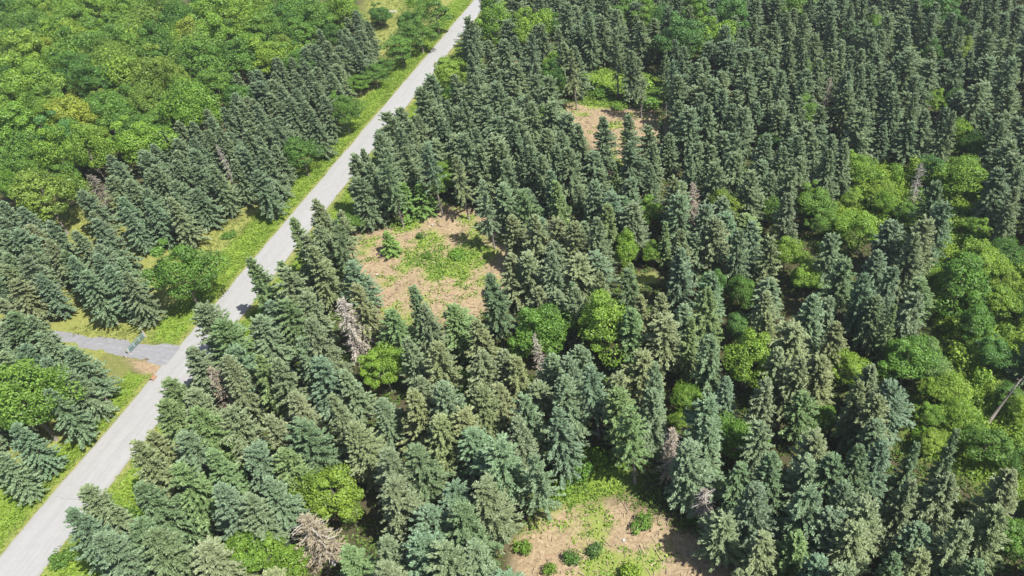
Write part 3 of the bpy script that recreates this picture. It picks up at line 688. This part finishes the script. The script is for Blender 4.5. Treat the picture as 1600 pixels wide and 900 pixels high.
def mk_spruce(reg, hl, hh, rl, rh):
    def f(x, y):
        far = float(np.clip((y - 90) / 140, 0, 1)); rg = "F" if (reg == "R" and far > .5) else reg
        c, d = sp_col(rg); h = random.uniform(hl, hh); R = random.uniform(rl, rh) * (1 + .14 * far)
        k = "spruce"
        if reg == "R" and random.random() < .07:
            cc = random.choice("mmdkbo"); R2 = random.uniform(2.0, 3.3)
            return add("broad", x, y, R2 * random.uniform(2.6, 3.4), R2, random.randrange(len(BRD)), jit(BCOL[cc][0]), BCOL[cc][1])
        add(k, x, y, h, R, random.choice([1, 4, 6, 5]) if reg == "L" else random.randrange(len(SPR)), c, d)
    return f
fill(LPLANT, 6000, 1.7, mk_spruce("L", 8.5, 11.0, 2.1, 2.8), frame_ok(), 11)
fill(LPLANT2, 9000, 1.5, mk_spruce("L", 8.5, 11.0, 2.1, 2.8), frame_ok(), 12, False)
fill(LPLANT3, 9000, 1.5, mk_spruce("L", 8.5, 11.0, 2.1, 2.8), frame_ok(), 13, False)
notz = lambda X, Y: ~inside(X, Y, LUSH_Z) & frame_ok()(X, Y)
fill(RWOOD, 20000, lambda x, y: 1.85 + 1.7 * float(np.clip((fbm(x, y, 16) - .38) * 3.2, 0, 1)), mk_spruce("R", 8.5, 14.0, 2.1, 3.2), notz, 14)
def mk_broad(x, y):
    n = fbm(x, y, 18); c = random.choices("lkmdboyg", [.14, .22, .22, .22, .06, .08, .03, .03])[0]
    col, d = BCOL[c]; R = random.uniform(3.2, 5.6)
    add("broad", x, y, random.uniform(8.5, 15.0), R, random.randrange(len(BRD)), jit(col), d)
fill(LWOOD, 9000, 2.75, mk_broad, frame_ok(), 15)
def mk_zbroad(x, y):
    c = random.choices("lkmdb", [.2, .3, .25, .15, .1])[0]; col, d = BCOL[c]; R = random.uniform(1.8, 3.4)
    add("broad", x, y, R * random.uniform(2.1, 2.6), R, random.randrange(len(BRD)), jit(col), d)
fill(LUSH_Z, 110, 2.8, mk_zbroad, frame_ok(), 16)

# ------------------------------------------------------------------ naming each tree by what it stands beside
MARKS = [("pale silver dead spruce", 545, 515), ("driveway gate", 215, 540), ("round tree by the driveway verge", 280, 425), ("bright lime tree", 520, 770), ("young clearing fir", 603, 385),
         ("twin lime trees at the bottom edge", 424, 872), ("bottom clearing", 960, 840), ("middle clearing", 690, 420), ("far clearing", 970, 190), ("pinkish-brown dead spruce", 1085, 310), ("pinkish top over bottom clearing", 1050, 690),
         ("lime tree among spruces", 1166, 560), ("twin round leafy trees", 890, 512), ("widest leafy tree by shrubs", 1500, 445), ("lime tree above the shrubs", 1510, 272), ("lime treetop in far wood", 1465, 157),
         ("leaning bare trunk", 1563, 637), ("grey-leaved round tree", 1450, 560), ("small lime dome", 1325, 577), ("tan dying spruce", 480, 830), ("narrow bare snag", 836, 545), ("grey leafless branches", 1100, 780), ("olive tree by the meadow", 70, 310),
         ("broad green verge tree", 40, 640), ("rust-red dead treetop", 806, 103), ("lime bush over the road", 700, 112), ("top grassy opening", 612, 40), ("small orange grass gap", 1010, 434), ("leafy dome near the corner", 1580, 842),
         ("whitish roadside snag", 345, 240), ("dark bush ending the plantation", 470, 240), ("leafy clump by shrubs", 1345, 358), ("blue-green tree over far clearing", 1062, 62), ("rusty pipe end", 237, 592), ("lower road crack", 110, 780),
         ("bushy green firs", 640, 310), ("yellow crown in leafy wood", 130, 155), ("pale lime crown", 345, 25), ("brownish roadside spruce", 330, 590), ("yellow corner crown", 65, 85), ("pale far dead top", 1296, 135), ("dome by the leaning trunk", 1542, 692)]
DIRS = ["right of", "below and right of", "below", "below and left of", "left of", "above and left of", "above", "above and right of"]
ORD = "first second third fourth fifth sixth seventh eighth ninth tenth eleventh twelfth thirteenth fourteenth fifteenth sixteenth seventeenth eighteenth nineteenth twentieth".split()
def name_trees(items, noun):
    groups = {}
    for t in items:
        u, v = t["uv"]
        best = sorted(((math.hypot(u - mu, v - mv), i) for i, (_, mu, mv) in enumerate(MARKS)))
        d, i = best[0]
        if d < 9: d, i = best[1]
        _, mu, mv = MARKS[i]; a = math.atan2(v - mv, u - mu); k = int(round(a / (math.pi / 4))) % 8
        groups.setdefault((i, k), []).append((math.hypot(u - mu, v - mv), t))
    for (i, k), l in groups.items():
        l.sort(key=lambda q: q[0])
        for n, (d, t) in enumerate(l):
            w = noun(t); pos = f"{DIRS[k]} the {MARKS[i][0]}"
            t["label"] = f"{w} just {pos}" if n == 0 and len(l) == 1 else f"{w}, {ORD[min(n, 19)]} {pos}"

def size_word(t):
    s = "slender " if t["r"] < 2.15 else ("broad " if t["r"] > 2.7 else "")
    return s
for t in TREES:
    u, v = pix(t["x"], t["y"], t["h"] * .75); t["uv"] = (float(u), float(v)); t["d"] = float(depth_of(t["x"], t["y"], t["h"] * .7))
    t["in"] = (-4 < t["uv"][0] < 1604) and (-6 < t["uv"][1] < 930)
con = [t for t in TREES if t["kind"] in ("spruce", "bare", "fir")]
dead = [t for t in TREES if t["kind"] == "dead"]
con_in = sorted([t for t in con if t["in"]], key=lambda t: t["d"])
single = [t for t in con_in if t["kind"] != "spruce"]
single += [t for t in con_in if t["kind"] == "spruce"][: 300 - len(single) - len(dead)]
ids = set(map(id, single)); mass = [t for t in con if id(t) not in ids]
name_trees([t for t in single if t["kind"] == "spruce"], lambda t: f"{size_word(t)}{t['desc']} spruce")
name_trees([t for t in single if t["kind"] == "bare"], lambda t: f"bare-trunked {t['desc']} spruce")
name_trees([t for t in single if t["kind"] == "fir"], lambda t: f"slim pointed {t['desc']} fir" if "u" not in t["desc"][:1] else t["desc"] + " fir")
broads = [t for t in TREES if t["kind"] == "broad"]
broads_in = sorted([t for t in broads if t["in"]], key=lambda t: t["d"])[:290]
name_trees(broads_in, lambda t: f"{'low ' if t['h'] < 6 else ''}{t['desc']} leafy tree")

SRC = {}       # crown / trunk objects by prototype, the sources that later copies and the far wood share
def plant(t, name, cat, protos, h0, r0, group, label, crown="crown", cs=None):
    c, tr = protos[t["proto"]]
    o = thing(name, label, cat, (t["x"], t["y"], float(gz(t["x"], t["y"])) - .05), t["rz"], group)
    lean = (random.gauss(0, .018), random.gauss(0, .018)); o.rotation_euler = (lean[0], lean[1], t["rz"])
    s = t["r"] / r0; q = random.uniform(.88, 1.13) if name in ("broadleaf_tree", "shrub") else 1.0; o.scale = (s * q, s / q, t["h"] / h0)
    for nm, me in ((crown, c), ("trunk", tr)):
        key = me.name
        if key in SRC: b = SRC[key].copy()
        else: b = bpy.data.objects.new(nm, me); SRC[key] = b
        b.name = nm; COL.objects.link(b); b.parent = o
        b.color = (*t["col"], 1) if nm == crown else (1, 1, 1, 1)
    return o
for t in single:
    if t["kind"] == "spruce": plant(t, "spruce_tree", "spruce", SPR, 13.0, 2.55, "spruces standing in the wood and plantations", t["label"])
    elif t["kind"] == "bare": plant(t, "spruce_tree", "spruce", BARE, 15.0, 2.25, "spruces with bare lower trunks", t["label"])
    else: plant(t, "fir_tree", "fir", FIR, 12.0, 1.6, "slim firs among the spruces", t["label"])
for t in dead: plant(t, "dead_spruce", "dead tree", DEAD, 13.0, 2.2, "dead and dying spruces", t["desc"], "dead_branches")
for t in broads_in: plant(t, "broadleaf_tree", "leafy tree", BRD, 11.0, 3.75, "leafy broadleaf trees", t["label"])

# ---- the far spruces as one wood: points carrying copies of the crowns above
def stuff_forest(name, label, cat, trees, sources, h0, r0):
    me = bpy.data.meshes.new(name); n = len(trees)
    me.vertices.add(n)
    P = np.array([(t["x"], t["y"], float(gz(t["x"], t["y"]))) for t in trees], np.float32); me.vertices.foreach_set("co", P.ravel())
    def at(nm, ty, arr, k):
        a = me.attributes.new(nm, ty, 'POINT'); a.data.foreach_set(k, np.ascontiguousarray(arr).ravel())
    at("turn", 'FLOAT_VECTOR', np.array([(random.gauss(0, .02), random.gauss(0, .02), t["rz"]) for t in trees], np.float32), "vector")
    at("size", 'FLOAT_VECTOR', np.array([(t["r"] / r0, t["r"] / r0, t["h"] / h0) for t in trees], np.float32), "vector")
    at("pick", 'INT', np.array([t["proto"] % len(sources) for t in trees], np.int32), "value")
    o = link(name, me); o["kind"] = "stuff"; tag(o, label, cat)
    ng = bpy.data.node_groups.new(name, 'GeometryNodeTree')
    ng.interface.new_socket("Geometry", in_out='INPUT', socket_type='NodeSocketGeometry'); ng.interface.new_socket("Geometry", in_out='OUTPUT', socket_type='NodeSocketGeometry')
    gi = ng.nodes.new("NodeGroupInput"); go = ng.nodes.new("NodeGroupOutput")
    join = ng.nodes.new("GeometryNodeJoinGeometry")
    for cr, tr in reversed(sources):
        j2 = ng.nodes.new("GeometryNodeJoinGeometry")
        for ob in (cr, tr):
            oi = ng.nodes.new("GeometryNodeObjectInfo"); oi.transform_space = 'ORIGINAL'; oi.inputs["Object"].default_value = ob
            ng.links.new(oi.outputs["Geometry"], j2.inputs[0])
        g2i = ng.nodes.new("GeometryNodeGeometryToInstance"); ng.links.new(j2.outputs[0], g2i.inputs[0])
        ng.links.new(g2i.outputs[0], join.inputs[0])
    iop = ng.nodes.new("GeometryNodeInstanceOnPoints"); iop.inputs["Pick Instance"].default_value = True
    ng.links.new(gi.outputs[0], iop.inputs["Points"]); ng.links.new(join.outputs[0], iop.inputs["Instance"])
    for nm, ty, sock in (("turn", 'FLOAT_VECTOR', "Rotation"), ("size", 'FLOAT_VECTOR', "Scale"), ("pick", 'INT', "Instance Index")):
        na = ng.nodes.new("GeometryNodeInputNamedAttribute"); na.data_type = ty; na.inputs["Name"].default_value = nm
        ng.links.new(na.outputs["Attribute"], iop.inputs[sock])
    ng.links.new(iop.outputs[0], go.inputs[0])
    md = o.modifiers.new("wood", 'NODES'); md.node_group = ng
    return o
far = [t for t in mass if t["kind"] == "spruce"]
srcs = [(SRC[c.name], SRC[t_.name]) for c, t_ in SPR if c.name in SRC]
ok_ids = [i for i, (c, _) in enumerate(SPR) if c.name in SRC]
fo = stuff_forest("far_spruces", "dense dark blue-green spruce wood filling the distance beyond the nearer trees", "spruce wood", far, srcs, 13.0, 2.55)
fo.color = (.84, .94, .86, 1)

# ------------------------------------------------------------------ shrubs and bushes that stand alone
SHRUBS = [  # u, v (base), width px, height m, colour, label
    (820, 862, 26, 2.0, "k", "bushy green shrub at the left edge of the bottom clearing"),
    (893, 876, 28, 1.6, "d", "dark green low shrub in the middle of the bottom clearing"),
    (929, 862, 24, 1.8, "g", "grey wispy sapling in the middle of the bottom clearing"),
    (862, 892, 22, 1.6, "k", "small green shrub near the bottom frame edge in the clearing"),
    (982, 902, 34, 2.1, "l", "yellow-green round shrub at the bottom of the clearing"),
    (656, 372, 11, 1.3, "d", "tiny dark sapling on the bare soil of the middle clearing"),
    (714, 400, 30, 1.4, "k", "low bright shrub in the weeds of the middle clearing"),
    (668, 402, 16, 1.0, "m", "small green bush among weeds of the middle clearing"),
    (1006, 822, 34, 1.8, "m", "shaded green shrub under the bare-trunked pair"),
    (910, 748, 46, 3.0, "m", "shaded bush below the bare trunks above the bottom clearing"),
    (880, 770, 34, 2.2, "k", "sunlit bush beside the twin bare trunks"),
    (935, 722, 36, 2.0, "k", "bright bramble bush behind the bottom clearing"),
    (915, 130, 34, 2.2, "k", "sunlit bush at the back of the far clearing"),
    (1000, 130, 44, 2.2, "k", "rounded green bush right of the tall trunk in the far clearing"),
    (1008, 165, 40, 2.0, "m", "shaded green bush at the right of the far clearing"),
    (940, 150, 36, 2.2, "m", "leafy bush left of the tall trunk in the far clearing"),
    (965, 168, 26, 1.6, "k", "small bush at the foot of the tall trunk"),
    (630, 345, 34, 1.7, "l", "yellow-green bramble bush at the back of the middle clearing"),
    (668, 330, 30, 1.6, "m", "shaded bush below the bushy firs"),
    (596, 38, 24, 2.4, "o", "tan twiggy bush in the grassy opening at the top"),
    (200, 812, 36, 1.6, "m", "shaded bush at the road's right-hand verge"),
    (180, 800, 40, 1.5, "l", "lime weeds bush at the road's right-hand verge"),
    (100, 880, 36, 1.8, "m", "dark bush under the bottom roadside spruce"),
    (358, 372, 22, .9, "m", "low green bush on the verge by the roadside meadow"),
]
for u, v, w, h, c, lab in SHRUBS:
    x, y = ground(u, v); d = depth_of(x, y); R = w * .5 * d / FPX
    t = dict(x=x, y=y, h=h, r=R, proto=random.randrange(len(SHR)), col=jit(BCOL[c][0]), rz=random.uniform(0, 6.28))
    plant(t, "shrub", "shrub", SHR, 2.4, 1.75, "shrubs growing in clearings and verges", lab, "leaves")
# shrubs of the lush opening on the right
zs = []; zrng = np.random.default_rng(31); x0, x1, y0, y1 = region_box(LUSH_Z)
spz = Spacing(6.0)
for t in broads: spz.add(t["x"], t["y"], t["r"] * .35)
for _ in range(900):
    x, y = zrng.uniform(x0, x1), zrng.uniform(y0, y1)
    if not inside(x, y, LUSH_Z) or len(zs) >= 70: continue
    u, v = pix(x, y, 1.2)
    if not (0 < u < 1600 and 0 < v < 900) or not spz.ok(x, y, 1.7): continue
    spz.add(x, y, 1.7); c = zrng.choice(list("llkkm")); R = zrng.uniform(1.3, 2.4)
    zs.append(dict(x=x, y=y, h=float(R * zrng.uniform(1.1, 1.7)), r=float(R), proto=int(zrng.integers(len(SHR))), col=jit(BCOL[str(c)][0]), rz=float(zrng.uniform(0, 6.28)), uv=(float(u), float(v)), desc=BCOL[str(c)][1]))
name_trees(zs, lambda t: f"{t['desc']} shrub")
for t in zs: plant(t, "shrub", "shrub", SHR, 2.4, 1.75, "shrubs in the lush opening", t["label"], "leaves")

# ------------------------------------------------------------------ ground cover: weeds, grass, brush, slash
def scatter(poly, dens, seed, mask=None):
    rng = np.random.default_rng(seed); x0, x1, y0, y1 = region_box(poly); n = int((x1 - x0) * (y1 - y0) * dens)
    X = rng.uniform(x0, x1, n); Y = rng.uniform(y0, y1, n); ok = soft_in(X, Y, poly, 1.2, .8) > rng.random(n)
    u, v = pix(X, Y); ok &= (u > -60) & (u < 1660) & (v > -30) & (v < 960)
    r, a = road_side(X, Y); w = road_w(a); ok &= (r < -.35) | (r > w + .35)
    if mask is not None: ok &= mask(X, Y) > rng.random(n)
    return X[ok], Y[ok]
def clumps(name, label, cat, pts, mat, per=9, rad=(.25, .6), leaf=.34, width=.3, upright=.5, flat=1.0, seed=0, bright=None):
    X = np.concatenate([p[0] for p in pts]); Y = np.concatenate([p[1] for p in pts]); rng = np.random.default_rng(seed); n = len(X)
    k = np.repeat(np.arange(n), per); m = len(k)
    cr = rng.uniform(rad[0], rad[1], n); a = rng.uniform(0, 6.28, m); q = np.sqrt(rng.random(m)); r = q * cr[k]
    Pz = gz(X, Y)[k] + rng.random(m) * cr[k] * flat * (1.1 - q)
    P = np.stack([X[k] + np.cos(a) * r, Y[k] + np.sin(a) * r, Pz], 1)
    te = rng.normal(upright, .4, m); ta = a + rng.normal(0, .8, m)
    D = np.stack([np.cos(ta) * np.cos(te), np.sin(ta) * np.cos(te), np.sin(te)], 1)
    L = leaf * rng.uniform(.6, 1.35, m)
    V = kites(P, D, L, L * width, rng.normal(0, .7, m), rng); v, f = quads(V)
    ct = np.clip(fbm(X, Y, 4) + rng.normal(0, .16, n), 0, 1)
    tint = np.clip(ct[k] + rng.normal(0, .16, m), 0, 1)
    o = link(name, mesh_np(name, v, f, [mat], tint)); o["kind"] = "stuff"; return tag(o, label, cat)
clumps("verge_weeds", "bright lime weeds growing along both verges of the gravel road", "weeds", [scatter(VERGE_L, 4.5, 1), scatter(VERGE_L2, 4.5, 2), scatter(VERGE_R, 3.6, 3)], M_WEED, 12, (.25, .6), .25, .34, .45, .9, 5)
clumps("meadow_grass", "dry olive grass of the small meadows and road verges beside the plantations", "grass", [scatter(MEADOW1, 3.5, 4), scatter(MEADOW2, 2.5, 5), scatter(MEADOW3, 3.5, 6), scatter(LEAN_STRIP, 4, 7), scatter(VERGE_L2, .9, 71), scatter(VERGE_L, .9, 72), scatter(VERGE_R, .8, 73)], M_DRYGRASS, 9, (.15, .4), .32, .14, .95, .5, 6)
clumps("clearing_brush", "green bramble and fern cover over the cut clearings", "brush", [scatter(CLEAR1_GREEN, 3.6, 8, lambda X, Y: np.clip((fbm(X + 40, Y, 5) - .30) * 4, .1, 1)), scatter(CLEAR1_GREEN2, 3, 9), scatter(CLEAR2_GREEN, 2.6, 10), scatter(CLEAR3_GREEN, 3, 11),
       *[scatter(c, 1.2, 12 + i, lambda X, Y: np.clip((fbm(X + 333, Y, 6) - .50) * 5, 0.04, .9)) for i, c in enumerate((CLEAR1, CLEAR2, CLEAR3))]], M_BRUSH, 10, (.25, .7), .34, .36, .4, .9, 7)
clumps("lush_undergrowth", "yellow-green undergrowth filling the open ground between the shrubs on the right", "undergrowth", [scatter(LUSH_Z, 3.0, 21)], M_WEED, 12, (.4, 1.1), .40, .34, .4, 1.5, 8)
clumps("forest_undergrowth", "sparse dark green seedlings and ferns under the spruces", "undergrowth", [scatter(RWOOD, 2.0, 22, lambda X, Y: np.clip((fbm(X, Y + 70, 9) - .33) * 4, .3, 1) * (1 - zones(X, Y)[0]))], M_UNDER, 9, (.3, .8), .38, .34, .4, 1.0, 9)
def slash(name, label, polys, dens, seed):
    rng = np.random.default_rng(seed); XX = [scatter(p, d, seed + i) for i, (p, d) in enumerate(zip(polys, dens))]
    X = np.concatenate([a for a, _ in XX]); Y = np.concatenate([b for _, b in XX]); n = len(X)
    a = rng.uniform(0, 6.28, n); big = rng.random(n) < .16
    L = np.where(big, rng.uniform(1.0, 2.8, n), rng.uniform(.25, .9, n)); te = rng.normal(0, .1, n)
    D = np.stack([np.cos(a) * np.cos(te), np.sin(a) * np.cos(te), np.sin(te)], 1)
    W = np.where(big, rng.uniform(.03, .06, n), rng.uniform(.03, .10, n))
    P = np.stack([X, Y, gz(X, Y) + rng.uniform(.05, .16, n)], 1) - D * (L / 2)[:, None]
    S = np.cross(D, [0, 0, 1.0]); S /= np.linalg.norm(S, axis=1, keepdims=True); U = np.cross(S, D)
    c = []
    for base, sc in ((P, 1.0), (P + D * L[:, None], .6)):
        for k in (0, 2.094, 4.189): c.append(base + (S * math.cos(k) + U * math.sin(k)) * (W * sc)[:, None])
    V = np.stack(c, 1).reshape(-1, 3); o6 = np.arange(n)[:, None] * 6
    F = np.concatenate([o6 + np.array([[0, 1, 4, 3]]), o6 + np.array([[1, 2, 5, 4]]), o6 + np.array([[2, 0, 3, 5]])])
    t = np.clip(rng.beta(1.6, 1.6, n), 0, 1)
    o = link(name, mesh_np(name, V, F, [M_DEBRIS], np.tile(t, 3))); o["kind"] = "stuff"; return tag(o, label, "branches")
slash("slash_debris", "cut branches and wood chips strewn over the tan soil of the clearings", [CLEAR1, CLEAR2, CLEAR3], [1.0, .9, 1.3], 51)

# ------------------------------------------------------------------ gate, posts, pipe end, board, leaning trunk
ga = ground(203, 553); gb = ground(228, 527); gl = float(np.linalg.norm(gb - ga)); ang = math.atan2(*(gb - ga)[::-1])
g = thing("farm_gate", "pale blue-green tubular metal gate closed across the gravel driveway", "gate", (*ga, 0), ang)
mb = MB()
for z in (.22, .38, .54, .70, .86, 1.02, 1.2): mb.tube([(.15, 0, z), (gl - .15, 0, z)], .04 if z < 1.1 else .055, 8)
for x in (.15, gl * .36, gl * .68, gl - .15): mb.tube([(x, 0, .3), (x, 0, 1.22)], .045, 8)
link("gate_frame", mb.mesh("gate_frame", M_GATE, True), g)
for x in (-.05, gl + .05):
    link("gate_post", MB().tube([(x, 0, -.3), (x, 0, 1.45), (x, 0, 1.5)], [.11, .10, .05], 10).mesh("gate_post", M_POST, True), g)
link("gate_hinge", MB().box((gl - .06, 0, .45), (.16, .08, .06)).box((gl - .06, 0, 1.05), (.16, .08, .06)).mesh("gate_hinge", M_POST), g)
x, y = ground(197, 559)
tag(link("marker_post", MB().tube([(0, 0, -.3), (0, 0, .9), (0, 0, .95)], [.08, .075, .03], 8).mesh("marker_post", M_POST, True)), "short weathered wooden post just outside the gate", "post").location = (x, y, 0)
x, y = ground(237, 595); pa = math.atan2(rdir[1], rdir[0])
c = thing("culvert_pipe", "rusty orange drain pipe end with dark mouth at the driveway corner", "pipe", (x, y, .06), pa)
mb = MB(); n = 18
prof = [(.36, -.9), (.38, -.75), (.36, -.6), (.38, -.45), (.36, -.3), (.38, -.15), (.36, 0), (.31, 0), (.31, -.9)]
V = [(xx, r * math.cos(2 * math.pi * k / n), r * math.sin(2 * math.pi * k / n)) for r, xx in prof for k in range(n)]
F = [(i * n + k, i * n + (k + 1) % n, (i + 1) * n + (k + 1) % n, (i + 1) * n + k) for i in range(len(prof) - 1) for k in range(n)]
link("pipe_shell", MB().add([(-a, b, d) for a, b, d in V], [f[::-1] for f in F]).mesh("pipe_shell", M_RUST, True), c)
mb = MB(); mb.add([(.5, 0, 0)] + [(.5, .312 * math.cos(2 * math.pi * k / n), .312 * math.sin(2 * math.pi * k / n)) for k in range(n)], [(0, 1 + k, 1 + (k + 1) % n) for k in range(n)])  # flat black disc across the bore, painted shade for the hollow behind it
link("pipe_shade_disc", mb.mesh("pipe_shade_disc", M_BLACK), c)
x, y = ground(612, 19.5)
tag(link("white_board", MB().box((0, 0, .35), (3.0, .08, .5)).box((-1.2, 0, .1), (.1, .1, .4)).box((1.2, 0, .1), (.1, .1, .4)).mesh("white_board", M_WHITE)), "small white board standing in the grassy opening at the top", "board").location = (x, y, 0)
a = ground(1543, 662); b = np.array([*ground(1596, 592, 7.5), 7.5]); a3 = np.array([a[0], a[1], 0.0])
lt = thing("leaning_trunk", "bare grey leaning trunk without leaves above the lush shrubs on the right", "dead tree", (*a, 0))
d = b - a3
link("trunk", MB().tube([(0, 0, -.3), tuple(d * .35 + [0, 0, .2]), tuple(d * .7 + [0, 0, .2]), tuple(d)], [.26, .2, .14, .06], 8).mesh("leaning_trunk", M_BARK, True), lt)
mb = MB(); rng = np.random.default_rng(9)
for i in range(14):
    f = rng.uniform(.45, 1.0); p = d * f; q = p + np.array([rng.uniform(-1, 1), rng.uniform(-1, 1), rng.uniform(.1, 1.0)])
    mb.tube([p, (p + q) / 2 + [0, 0, .1], q], [.04, .03, .012], 4)
link("branch_stubs", mb.mesh("branch_stubs", M_BARK), lt)
# a few stumps and a log in the clearings
for u, v, lab in [(676, 352, "pale cut stump on the bare soil at the back of the middle clearing"), (590, 430, "pale cut stump by the left side of the middle clearing"), (975, 845, "cut stump in the middle of the bottom clearing")]:
    x, y = ground(u, v); s = thing("tree_stump", lab, "stump", (x, y, float(gz(x, y))))
    link("bark", MB().tube([(0, 0, -.2), (0, 0, .3)], [.26, .2], 10).mesh("stump_bark", M_BARK, True), s)
    link("cut_face", MB().tube([(0, 0, .3), (0, 0, .306)], [.19, .19], 10).mesh("cut_face", M_DEADWOOD), s)
print("trees", len(TREES), "single", len(single), "far", len(far), "broad", len(broads), len(broads_in), "zs", len(zs))
